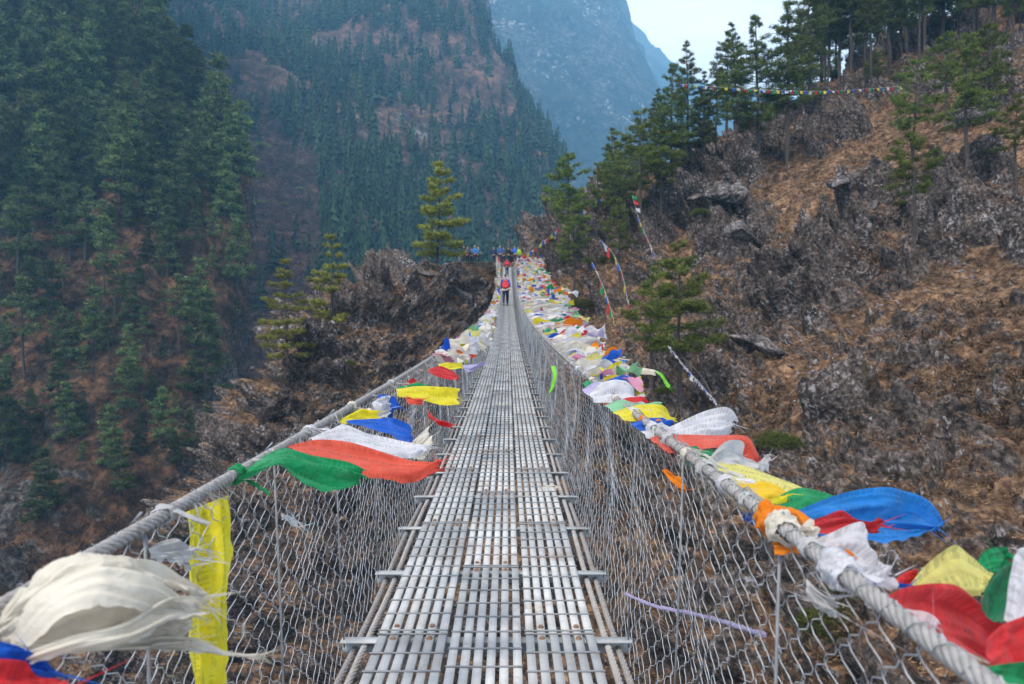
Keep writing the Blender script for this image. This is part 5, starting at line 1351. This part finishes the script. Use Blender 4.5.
# rags wound round the handrails
def wrap(side, d, w, r, color, label, turns=3, group='rags wound round the handrails'):
    rg = np.random.default_rng(int(d * 1000) + 5)
    n_, m_ = 30, 36
    u = np.linspace(0, 1, n_)[:, None] * np.ones((1, m_)); a = np.ones((n_, 1)) * np.arange(m_)[None] / m_ * 2 * np.pi
    org = np.array(tuple(rail(side, d)))
    C_ = np.array([tuple(rail(side, d + (tt - 0.5) * w)) for tt in np.linspace(0, 1, n_)]) - org
    skew = rg.uniform(-1, 1) * 0.5
    hel = u * turns * 2 * np.pi + a + skew * np.sin(a)
    fold = np.abs(np.sin(hel * 1.5)) ** 0.5
    Q_ = np.stack([np.cos(a) * 1.5 + d * 9, np.sin(a) * 1.5, u * turns * 1.6], -1).reshape(-1, 3)
    nn = noise3(Q_).reshape(n_, m_); n2 = noise3(Q_ * 3).reshape(n_, m_)
    rad = 0.0145 + r * (0.35 + 0.9 * fold + 1.1 * nn + 0.5 * n2) * np.sin(np.pi * (0.08 + 0.84 * u)) ** 0.5
    sh = (u - 0.5) * 0 + skew * 0.02 * np.cos(a)
    V = C_[:, None] + np.stack([np.cos(a) * rad, sh, np.sin(a) * rad], -1)
    i = np.arange(n_ - 1)[:, None] * m_; j = np.arange(m_)[None]; j2 = (j + 1) % m_
    Q = np.stack([i + j, i + j2, i + m_ + j2, i + m_ + j], -1).reshape(-1, 4)
    mb_ = MB(); mb_.add(V.reshape(-1, 3), Q)
    for _ in range(2):     # loose ends blown to the right
        L_ = rg.uniform(0.03, 0.08) + r * 2; a0 = rg.uniform(-0.8, 0.8); y0 = rg.uniform(-0.3, 0.3) * w
        p0 = np.array([0.026 * math.cos(a0), y0, 0.026 * math.sin(a0)])
        dv = np.array([1.0, rg.normal() * 0.4, -rg.uniform(0, 0.9)]); dv /= np.linalg.norm(dv)
        wv_ = np.array([0.1, 1, 0.3 * rg.normal()]) * r * 1.2
        v, q, _, _ = patch([p0 - wv_ * .6, p0 + dv * L_ * .5 - wv_, p0 + dv * L_ - wv_ * .7], [p0 + wv_ * .6, p0 + dv * L_ * .5 + wv_, p0 + dv * L_ + wv_ * .5], nu=12, nv=7, wrinkle=r * .7, seed=int(d * 777) % 900, fray=0.006)
        mb_.add(v, q)
    col_ = CL[color] if color in CL else M_fray
    o = link('tied_rag', mb_.mesh('tied_rag', True), col_, None, org); tag(o, label, 'rag', group)
wrap(1, 1.475, 0.06, 0.014, 'orange', 'orange knot wound round the right cable, upper one of the near pair', 2)
wrap(1, 1.41, 0.05, 0.013, 'cream', 'cream knot wound round the right cable just below the orange knot', 2)
wrap(1, 1.17, 0.07, 0.012, 'white', 'thick white knot round the right cable nearest the camera', 4)
wrap(1, 1.28, 0.03, 0.004, 'grey', 'grey thin rag between the thick white knot and the cream knot', 2)
for k, (d, w, c) in enumerate([(1.62, 0.03, 'grey'), (1.78, 0.03, 'white'), (1.95, 0.04, 'grey'), (2.16, 0.05, 'cream'), (2.42, 0.04, 'grey'), (2.66, 0.05, 'white'), (2.86, 0.04, 'orange'), (3.1, 0.06, 'white'), (3.35, 0.06, 'grey'), (3.6, 0.08, 'cream'), (3.9, 0.07, 'grey'), (4.2, 0.08, 'white'), (4.6, 0.1, 'cream'), (5.0, 0.1, 'grey'), (5.5, 0.12, 'white'), (6.0, 0.12, 'grey')]):
    wrap(1, d, w, 0.004 + 0.002 * (k % 3), c, '%s rag wound tightly round the right handrail cable between the flags' % {'grey': 'weathered grey', 'white': 'dirty white', 'cream': 'cream', 'orange': 'small orange'}[c], 3)
for k, (d, w, c) in enumerate([(1.5, 0.03, 'grey'), (1.9, 0.05, 'green'), (2.6, 0.05, 'white'), (3.3, 0.05, 'cream'), (4.4, 0.06, 'grey')]):
    wrap(-1, d, w, 0.006, c, '%s scrap wound round the left handrail cable' % {'grey': 'grey', 'white': 'white', 'cream': 'cream', 'green': 'dark green'}[c], 2)

# ---- the crowded rows further along both rails
pal_f = ['white', 'white', 'yellow', 'blue', 'red', 'green', 'white', 'sky blue', 'pale yellow', 'coral', 'orange', 'lilac', 'pale green', 'pink']
pal_s = ['cream', 'white', 'cream', 'grey', 'white', 'cream']
def wind_cloth(side, d, color, L_, W_, seed, droop=0.3, up=0.0, off=(0, 0, 0)):
    rg = np.random.default_rng(seed)
    a = rail(side, d) + Vector(off)
    dirv = Vector((1.0, rg.normal() * 0.28, up)).normalized()
    p1 = []; p2 = []
    for k, t in enumerate((0, 0.33, 0.66, 1.0)):
        c = a + dirv * L_ * t + Vector((0, rg.normal() * 0.04 * L_ * t, (up * 0.4 - droop * t) * L_ * t * 0.6 + rg.normal() * 0.035 * L_ * t))
        hw = W_ * 0.5 * (0.35 + 0.65 * min(1, t * 2.2)) * rg.uniform(0.75, 1.1)
        tw = rg.normal() * 0.5
        wv_ = Vector((0.1, math.cos(0.5 + tw * 0.6), -math.sin(0.5 + tw))) * hw
        p1.append(c - wv_); p2.append(c + wv_)
    return p1, p2
def row(side, d0, d1, n_, kind, lenf, seed, share):
    rg = np.random.default_rng(seed)
    ds = d0 * (d1 / d0) ** ((np.arange(n_) + rg.random(n_)) / n_)
    for i, d in enumerate(ds):
        far_ = 'near part' if d < 9 else ('middle part' if d < 22 else 'far part')
        L_ = lenf(d) * rg.uniform(0.55, 1.25)
        sd = 'right' if side > 0 else 'left'
        if kind == 'flag':
            c = pal_f[rg.integers(len(pal_f))]; W_ = rg.uniform(0.16, 0.36)
            nm, ct, lb = 'prayer_flag', 'prayer flag', '%s prayer flag in the crowded row on the %s of the %s handrail' % (c, far_, sd)
        else:
            c = pal_s[rg.integers(len(pal_s))]; W_ = rg.uniform(0.10, 0.26); L_ *= 1.35
            nm, ct, lb = 'silk_scarf', 'scarf', '%s scarf blowing from the %s of the %s handrail' % (c, far_, sd)
        p1, p2 = wind_cloth(side, d, c, L_, W_, seed * 1000 + i, droop=rg.uniform(0.05, 0.55), up=rg.uniform(-0.1, 0.28), off=(0, 0, rg.uniform(-0.06, 0.05)))
        flag(nm, lb, ct, ('prayer flags' if kind == 'flag' else 'scarves') + ' along the %s handrail' % sd, c, p1, p2, nu=14, nv=8, wrinkle=0.03 if d < 12 else 0.045, seed=seed * 1000 + i, threads=0, fray=0.02)
rl = lambda d: float(np.interp(d, [3.5, 6, 9, 20, 45], [0.14, 0.18, 0.34, 0.8, 1.1]))
row(1, 4.6, 44, 105, 'scarf', rl, 4, 0)
# flags knotted to short loose cords that stream out from the rail
reach = lambda d: float(np.interp(d, [4, 6, 12, 20, 45], [0.05, 0.28, 0.8, 1.3, 2.3]))
cords = MB()
rg = np.random.default_rng(55)
for i, d in enumerate(4.3 * (44 / 4.3) ** ((np.arange(238) + rg.random(238)) / 238)):
    far_ = 'near part' if d < 9 else ('middle part' if d < 22 else 'far part')
    c = pal_f[rg.integers(len(pal_f))]
    k = rg.random() ** 1.3; ox = k * reach(d); oz = rg.uniform(-0.30, 0.10) * min(1.0, d / 18) + 0.12 * ox; oy = rg.normal() * 0.3 * ox
    sz = rg.uniform(0.24, 0.42) * (1 if d > 9 else 0.62)
    p1, p2 = wind_cloth(1, d, c, sz, sz * rg.uniform(0.5, 0.9), 7000 + i, droop=rg.uniform(0.1, 0.9), up=rg.uniform(-0.2, 0.3), off=(ox, oy, oz))
    flag('prayer_flag', '%s prayer flag in the crowded row on the %s of the right handrail' % (c, far_), 'prayer flag', 'prayer flags along the right handrail', c, p1, p2, nu=12, nv=8, wrinkle=0.022, seed=7000 + i, threads=0, fray=0.02)
    a = np.array(tuple(rail(1, d))); e = a + [ox, oy, oz]
    if ox > 0.12: cords.tube([a, (a + e) / 2 + [0, 0, -0.04 * ox], e, e + [0.25, 0.05 * rg.normal(), -0.03]], 0.006, 4)
co_ = link('loose_cords', cords.mesh('loose_cords'), CL['cream']); tag(co_, 'thin loose cords streaming from the right handrail between the flags', 'cords', kind='stuff')
ll = lambda d: float(np.interp(d, [5, 10, 20, 45], [0.22, 0.30, 0.28, 0.2]))
row(-1, 6.6, 44, 46, 'flag', ll, 5, 0); row(-1, 6.8, 44, 60, 'scarf', ll, 6, 0)
# the farthest, unreadable part of the rows: one mass per colour family joined in one object
def far_mass(side, n_, reach_, seed, label, d0=40, ls=1.0):
    rg = np.random.default_rng(seed); V = []; Q = []; mi = []; b0 = 0
    names = ['white', 'cream', 'white', 'yellow', 'blue', 'red', 'green', 'cream', 'grey', 'white', 'cream', 'orange', 'white']
    for i in range(n_):
        d = rg.uniform(d0, 77.5); ox = rg.random() ** 1.2 * reach_; L_ = rg.uniform(0.25, 0.6) * ls
        p1, p2 = wind_cloth(side, d, None, L_, rg.uniform(0.2, 0.42), seed * 5000 + i, droop=rg.uniform(0, 0.9), up=rg.uniform(-0.2, 0.4), off=(ox, rg.normal() * 0.3, rg.uniform(-0.8, 0.15) + 0.1 * ox))
        v, q, uv, _ = patch(p1, p2, nu=5, nv=3, wrinkle=0.06, seed=i, fray=0.03)
        V.append(v); Q.append(q + b0); b0 += len(v); mi += [int(rg.integers(len(names)))] * len(q)
    me_ = mesh_np('faded_flags', np.concatenate(V), np.concatenate(Q), smooth=True)
    for c in names: me_.materials.append(CL[c])
    me_.polygons.foreach_set('material_index', np.array(mi, np.int32))
    o = link('faded_flags', me_); tag(o, label, 'prayer flags', kind='stuff')
far_mass(1, 900, 2.4, 8, 'pale mass of flags and scarves at the far end of the right handrail', 34)
far_mass(-1, 300, 0.05, 9, 'pale mass of scarves at the far end of the left handrail', 30, 0.45)

# rag tatters caught in the net just under the rails
def tatters(side, n_, seed):
    rg = np.random.default_rng(seed); V = []; T = []; b0 = 0
    for i in range(n_):
        d = 1.6 * (60 / 1.6) ** rg.random(); p = np.array(tuple(rail(side, d)))
        for _ in range(5):
            q = p + rg.normal(size=3) * [0.012, 0.03, 0.012]; e = q + np.array([rg.uniform(-0.01, 0.07), rg.normal() * 0.03, -rg.uniform(0.005, 0.06)])
            s_ = rg.normal(size=3) * 0.0022
            V += [q - s_, q + s_, e]; T.append((b0, b0 + 1, b0 + 2)); b0 += 3
    o = link('tatters', mesh_np('tatters', np.array(V), tris=T), M_fray)
    tag(o, 'frayed threads hanging from the %s handrail cable' % ('right' if side > 0 else 'left'), 'threads', kind='stuff')
tatters(1, 700, 1); tatters(-1, 110, 2)

# ------------------------------------------------------------------ flag lines strung across the hill
def flag_line(pts, nfl, size, label, cols_=('blue', 'white', 'red', 'green', 'yellow'), sway=0.25):
    P_ = catmull([tuple(p) for p in pts], 120); o = empty('flag_line', tuple(P_[0])); tag(o, label, 'flag line', 'lines of prayer flags strung over the hillside')
    mb_ = MB(); mb_.tube(P_ - P_[0], 0.012, 4); link('cord', mb_.mesh('cord'), CL['grey'], o)
    for k in range(nfl):
        f = (k + 0.5) / nfl * 119; i = int(f); p = P_[i]; t_ = P_[min(i + 1, 119)] - P_[i]; t_ = t_ / (np.linalg.norm(t_) + 1e-9)
        w = size * rng.uniform(0.7, 1.0); hgt = size * rng.uniform(0.7, 1.05)
        dn = np.array([rng.normal() * sway + 0.15, rng.normal() * sway, -1.0]); dn /= np.linalg.norm(dn)
        if abs(t_[2]) > 0.8: dn = np.array([1, rng.normal() * 0.3, -0.4]); dn /= np.linalg.norm(dn)
        a = p - t_ * w / 2; b2_ = p + t_ * w / 2
        top_ = [a, b2_]; bot_ = [a + dn * hgt, b2_ + dn * hgt * 0.95]
        V, Q, uv, _ = patch(top_, bot_, nu=7, nv=6, wrinkle=0.05, seed=k)
        link('small_flag', mesh_np('small_flag', V - P_[0], Q, uv=uv, smooth=True), CL[cols_[k % len(cols_)]], o)
flag_line([A(680, 84, 70), A(760, 90, 66), A(830, 91, 65), A(905, 86, 66)], 46, 0.30, 'long level line of small flags across the upper slope between the pines')
flag_line([A(520, 260, 78), A(545, 240, 80), A(572, 218, 82), A(608, 192, 84)], 34, 0.5, 'slanting line of bright flags rising from the far bridge post up the hill')
flag_line([A(600, 240, 52), A(612, 252, 50), A(620, 268, 48), A(625, 286, 46), A(628, 304, 44)], 13, 0.62, 'steep hanging line of flags at the foot of the pine group')
flag_line([A(592, 262, 46), A(603, 286, 44), A(608, 300, 42), A(613, 318, 41)], 10, 0.5, 'shorter steep flag line left of the hanging one')
flag_line([A(668, 346, 30), A(686, 368, 29), A(702, 386, 28), A(716, 402, 27)], 16, 0.22, 'thin pale flag line slanting down behind the green pine trunk', ('white', 'blue', 'white', 'grey', 'lilac'))
flag_line([A(655, 255, 60), A(640, 222, 64), A(632, 195, 66)], 9, 0.6, 'faint flag line climbing between the slope edge pines')

# ------------------------------------------------------------------ people
def skin_mesh(name, joints, edges, sub=2):
    """joints: list of (x, y, z, rx, ry)"""
    me_ = bpy.data.meshes.new(name)
    me_.from_pydata([j[:3] for j in joints], edges, [])
    o = bpy.data.objects.new(name, me_); COL.objects.link(o)
    md = o.modifiers.new('skin', 'SKIN'); sb = o.modifiers.new('sub', 'SUBSURF'); sb.levels = sub; sb.render_levels = sub
    if not me_.skin_vertices: me_.attributes  # layer is made by the modifier
    for i, j in enumerate(joints):
        me_.skin_vertices[0].data[i].radius = (j[3], j[4])
        me_.skin_vertices[0].data[i].use_root = (i == 0)
    dg = bpy.context.evaluated_depsgraph_get()
    ev = o.evaluated_get(dg); out = bpy.data.meshes.new_from_object(ev)
    bpy.data.objects.remove(o); bpy.data.meshes.remove(me_)
    for p in out.polygons: p.use_smooth = True
    out.name = name
    return out
M_skin = simple('skin', (0.42, 0.25, 0.17), 0.6, 0.08, 10)
M_hair = simple('dark_hair', (0.02, 0.016, 0.014), 0.7, 0.2, 30)
_fab = {}
def fab(c):
    if c not in _fab: _fab[c] = simple('clothing', c, 0.85, 0.15, 25, bump=0.3)
    return _fab[c]
def person(loc, face, label, group, jacket=(0.02, 0.04, 0.12), trousers=(0.02, 0.025, 0.05), cap=None, stride=0.0, h=1.72, arms=0.0, seed=0, hat=None):
    """figure facing +Y locally; stride shifts the feet"""
    rg = np.random.default_rng(seed)
    s = h / 1.72
    o = empty('person', loc, face); tag(o, label, 'person', group); o.scale = (s, s, s)
    st = stride
    J = [(0, 0, 0.95, .125, .10), (0, 0, 1.12, .12, .09), (0, 0.01, 1.32, .155, .11), (0, 0, 1.45, .08, .07), (0, 0.01, 1.50, .055, .055), (0, 0.02, 1.58, .075, .09), (0, 0.02, 1.66, .075, .09), (0, 0.01, 1.71, .045, .055)]
    E = [(0, 1), (1, 2), (2, 3), (3, 4), (4, 5), (5, 6), (6, 7)]
    J.append((0, 0.115, 1.585, .012, .014)); E.append((5, 8))     # nose
    legj = {}; armj = {}
    for sgn in (-1, 1):
        f = sgn * st; b0 = len(J)
        hip = (sgn * .09, 0, .88, .085, .085); kn = (sgn * .10, 0.04 + f * 0.55, .50 , .058, .058); an = (sgn * .10, f - 0.02, .10, .04, .04); toe = (sgn * .11, f + .12, .045, .04, .03)
        J += [hip, kn, an, toe]; E += [(0, b0), (b0, b0 + 1), (b0 + 1, b0 + 2), (b0 + 2, b0 + 3)]; legj[sgn] = (hip, kn, an, toe)
        b0 = len(J); bend = arms if sgn > 0 else arms * 0.7
        shp = (sgn * .175, 0, 1.39, .06, .06); el = (sgn * .235, -0.03 - f * 0.3 + bend * 0.08, 1.13, .043, .043)
        wr = (sgn * .22, 0.06 - f * 0.5 + bend * 0.22, 0.92 + bend * 0.25, .03, .03); hd = (sgn * .21, 0.09 - f * 0.5 + bend * 0.28, 0.85 + bend * 0.28, .035, .022)
        J += [shp, el, wr, hd]; E += [(2, b0), (b0, b0 + 1), (b0 + 1, b0 + 2), (b0 + 2, b0 + 3)]; armj[sgn] = (shp, el, wr, hd)
    link('body', skin_mesh('body', J, E), M_skin, o)
    # fingers are part of the clothed silhouette at this distance: small mitt of five chains
    for sgn in (-1, 1):
        hd = armj[sgn][3]; mb_ = MB()
        for k in range(5):
            a = (k - 2) * 0.35; p0 = Vector(hd[:3]) + Vector((0, 0.012 * (k - 2), 0)); p1 = p0 + Vector((0, math.sin(a) * 0.03, -0.045)); p2 = p1 + Vector((-sgn * 0.012, math.sin(a) * 0.01, -0.03))
            mb_.tube([p0, p1, p2], [0.010, 0.009, 0.006], 6)
        link('fingers', mb_.mesh('fingers', True), M_skin, o)
    g = 0.022
    tj = [(0, 0, 1.48, .075, .07), (0, 0.005, 1.36, .175 , .125), (0, 0, 1.14, .155, .12), (0, 0, .90, .165, .13)]
    te = [(0, 1), (1, 2), (2, 3)]
    for sgn in (-1, 1):
        shp, el, wr, hd = armj[sgn]; b0 = len(tj)
        tj += [(shp[0], shp[1], shp[2], .08, .08), (el[0], el[1], el[2], .062, .062), (wr[0], wr[1], wr[2], .05, .05)]; te += [(1, b0), (b0, b0 + 1), (b0 + 1, b0 + 2)]
    link('jacket', skin_mesh('jacket', tj, te), fab(jacket), o)
    pj = [(0, 0, .93, .15, .115)]; pe = []
    for sgn in (-1, 1):
        hip, kn, an, toe = legj[sgn]; b0 = len(pj)
        pj += [(hip[0], hip[1], hip[2] - 0.04, .105, .105), (kn[0], kn[1], kn[2], .08, .08), (an[0], an[1], an[2] + 0.02, .062, .062)]; pe += [(0, b0), (b0, b0 + 1), (b0 + 1, b0 + 2)]
    link('trousers', skin_mesh('trousers', pj, pe), fab(trousers), o)
    for sgn in (-1, 1):
        an, toe = legj[sgn][2], legj[sgn][3]
        link('shoe', skin_mesh('shoe', [(an[0], an[1] - 0.03, 0.07, .05, .055), (an[0], an[1] + 0.06, 0.05, .048, .042), (toe[0], toe[1] + 0.02, .038, .04, .03)], [(0, 1), (1, 2)], 1), fab((0.03, 0.025, 0.02)), o)
    hm = skin_mesh('hair', [(0, -0.015, 1.60, .075, .08), (0, -0.005, 1.69, .078, .085), (0, 0, 1.745, .04, .05)], [(0, 1), (1, 2)], 2)
    if cap is None: link('hair', hm, M_hair, o)
    else:
        hm.name = 'cap'; link('cap', hm, fab(cap), o)
    return o
def backpack(loc, face, label, main, second, size=(0.34, 0.22, 0.56), group=None, s=1.0):
    o = empty('backpack', loc, face); o.scale = (s, s, s); tag(o, label, 'backpack', group)
    w, d, h = size
    link('pack_body', skin_mesh('pack_body', [(0, 0, 0, w / 2, d / 2), (0, -0.01, h * .3, w / 2 * 1.05, d / 2 * 1.1), (0, 0, h * .65, w / 2, d / 2), (0, 0, h * .85, w / 2 * .8, d / 2 * .9)], [(0, 1), (1, 2), (2, 3)]), fab(main), o)
    link('pack_lid', skin_mesh('pack_lid', [(-w * .3, -0.01, h * .98, .06, .08), (0, -0.01, h * 1.0, .065, .1), (w * .3, -0.01, h * .98, .06, .08)], [(0, 1), (1, 2)]), fab(second), o)
    link('pocket', skin_mesh('pocket', [(0, -d * .62, h * .1, w * .3, .04), (0, -d * .62, h * .4, w * .3, .04)], [(0, 1)]), fab(second), o)
    for sgn in (-1, 1):
        mb_ = MB(); mb_.tube([(sgn * .10, d * .5, h * .75), (sgn * .12, d * .5 + .12, h * .82), (sgn * .13, d * .5 + .22, h * .6), (sgn * .14, d * .5 + .1, h * .05)], 0.018, 6)
        link('strap', mb_.mesh('strap', True), fab((0.03, 0.03, 0.03)), o)
    return o
def on_deck(px, d):
    return Vector(((px - 512) / F * d, d, deck_z(d) + 0.006))
# walker with the red pack
dA = 43.0
pA = on_deck(505.5, dA)
person(pA, 0.0, 'walker with a big red backpack on the middle of the bridge, seen from behind', 'walkers on the bridge', jacket=(0.05, 0.07, 0.30), trousers=(0.012, 0.02, 0.06), cap=(0.02, 0.02, 0.03), stride=0.30, h=1.92, seed=1)
backpack(pA + Vector((0, -0.24, 1.04)), 0.0, 'big red and orange backpack on the nearer walker', (0.62, 0.03, 0.03), (0.62, 0.07, 0.03), (0.44, 0.26, 0.48), s=1.0)
mb_ = MB(); mb_.tube([pA + Vector((-0.33, -0.22, 0.98)), pA + Vector((0.0, -0.32, 0.94)), pA + Vector((0.30, -0.22, 1.08))], 0.05, 8)
o = link('sleeping_mat', mb_.mesh('sleeping_mat', True), CL['cream']); tag(o, 'pale rolled mat carried under the big red backpack', 'mat')
dB = 69.0; pB = on_deck(507.0, dB)
person(pB, 0.1, 'walker in dark clothes with a small red pack near the far end of the bridge', 'walkers on the bridge', jacket=(0.35, 0.03, 0.05), trousers=(0.02, 0.05, 0.12), cap=(0.04, 0.03, 0.03), stride=0.24, h=1.72, seed=2)
backpack(pB + Vector((0, -0.24, 1.0)), 0.1, 'small red backpack on the farther walker', (0.65, 0.02, 0.05), (0.5, 0.02, 0.05), (0.40, 0.24, 0.46))
crowd = [ # px, depth, face, jacket, trousers, cap, label
 (459.5, 81.2, 1.8, (0.03, 0.035, 0.05), (0.30, 0.2, 0.18), (0.6, 0.6, 0.62), 'person in dark top and pale cap at the left end of the waiting group'),
 (463.5, 80.8, -1.2, (0.02, 0.025, 0.05), (0.015, 0.015, 0.025), (0.04, 0.03, 0.03), 'person in black standing with a red pack, second from left in the waiting group'),
 (467.5, 81.6, 2.6, (0.02, 0.06, 0.10), (0.02, 0.02, 0.03), None, 'person in dark teal jacket in the middle of the waiting group'),
 (471.5, 82.2, 0.6, (0.10, 0.05, 0.06), (0.02, 0.03, 0.05), None, 'person in dark maroon jacket behind the waiting group'),
 (474.8, 81.0, 2.9, (0.03, 0.20, 0.55), (0.02, 0.03, 0.06), (0.7, 0.7, 0.68), 'person in bright blue jacket and white cap at the right of the waiting group'),
 (478.2, 82.0, -1.8, (0.05, 0.20, 0.30), (0.02, 0.03, 0.05), (0.55, 0.5, 0.05), 'person with yellow cap at the right edge of the waiting group'),
 (494.0, 81.6, 0.5, (0.02, 0.04, 0.12), (0.03, 0.03, 0.05), (0.35, 0.28, 0.2), 'person in navy with tan hat left of the far bridge posts'),
 (500.2, 81.2, 3.0, (0.03, 0.10, 0.35), (0.03, 0.03, 0.05), (0.5, 0.42, 0.4), 'person in blue jacket with pale cap behind the bridge end'),
 (503.8, 82.4, 2.6, (0.05, 0.05, 0.06), (0.02, 0.02, 0.03), (0.1, 0.08, 0.07), 'person in grey jacket beside the blue one behind the bridge end'),
 (508.5, 81.4, 0.2, (0.012, 0.014, 0.016), (0.012, 0.013, 0.016), None, 'person in black standing in the middle of the bridge end'),
 (511.2, 82.2, 0.4, (0.02, 0.03, 0.03), (0.02, 0.02, 0.02), None, 'person in dark green-black jacket right behind the one in black'),
 (514.8, 81.2, 2.8, (0.03, 0.12, 0.60), (0.02, 0.03, 0.08), (0.12, 0.08, 0.06), 'person in vivid blue jacket at the right post of the bridge end'),
 (518.6, 81.8, 2.8, (0.40, 0.65, 0.03), (0.03, 0.05, 0.05), None, 'person in lime green jacket half hidden behind the right post'),
]
for i, (px, d, fc, jc, tc, cp, lab) in enumerate(crowd):
    x = (px - 512) / F * d
    person(Vector((x, d, gz)), fc, lab, 'people waiting at the far end of the bridge', jc, tc, cp, stride=0.04 * (i % 3), h=1.92 + 0.16 * ((i * 37 % 10) / 10), arms=(i % 3) * 0.5, seed=10 + i)
xq = (463.5 - 512) / F * 80.8
backpack(Vector((xq + 0.27, 80.7, gz + 1.0)), -1.2 , 'red backpack worn by the second person of the waiting group', (0.5, 0.03, 0.06), (0.4, 0.02, 0.04), (0.32, 0.2, 0.46))

# small wooden marker post on the outcrop crest
loc, nn = hit(near_bvh, 403, 279)
if loc is not None:
    o = empty('marker_post', loc); tag(o, 'small weathered wooden post with a cloth-wrapped head on the left outcrop crest', 'post')
    mb_ = MB(); mb_.tube([(0, 0, -0.3), (0.02, 0, 0.8), (0, 0, 1.7)], [0.1, 0.08, 0.07], 7); link('post', mb_.mesh('post', True), M_deadwood, o)
    mb_ = MB(); mb_.tube([(-0.45, 0, 1.45), (0, 0, 1.55), (0.4, 0, 1.75)], [0.05, 0.07, 0.04], 6); link('crosspiece', mb_.mesh('crosspiece', True), M_deadwood, o)
    link('cloth_head', skin_mesh('cloth_head', [(0, 0, 1.6, .16, .14), (0.03, 0, 1.85, .12, .12)], [(0, 1)], 1), CL['grey'], o)
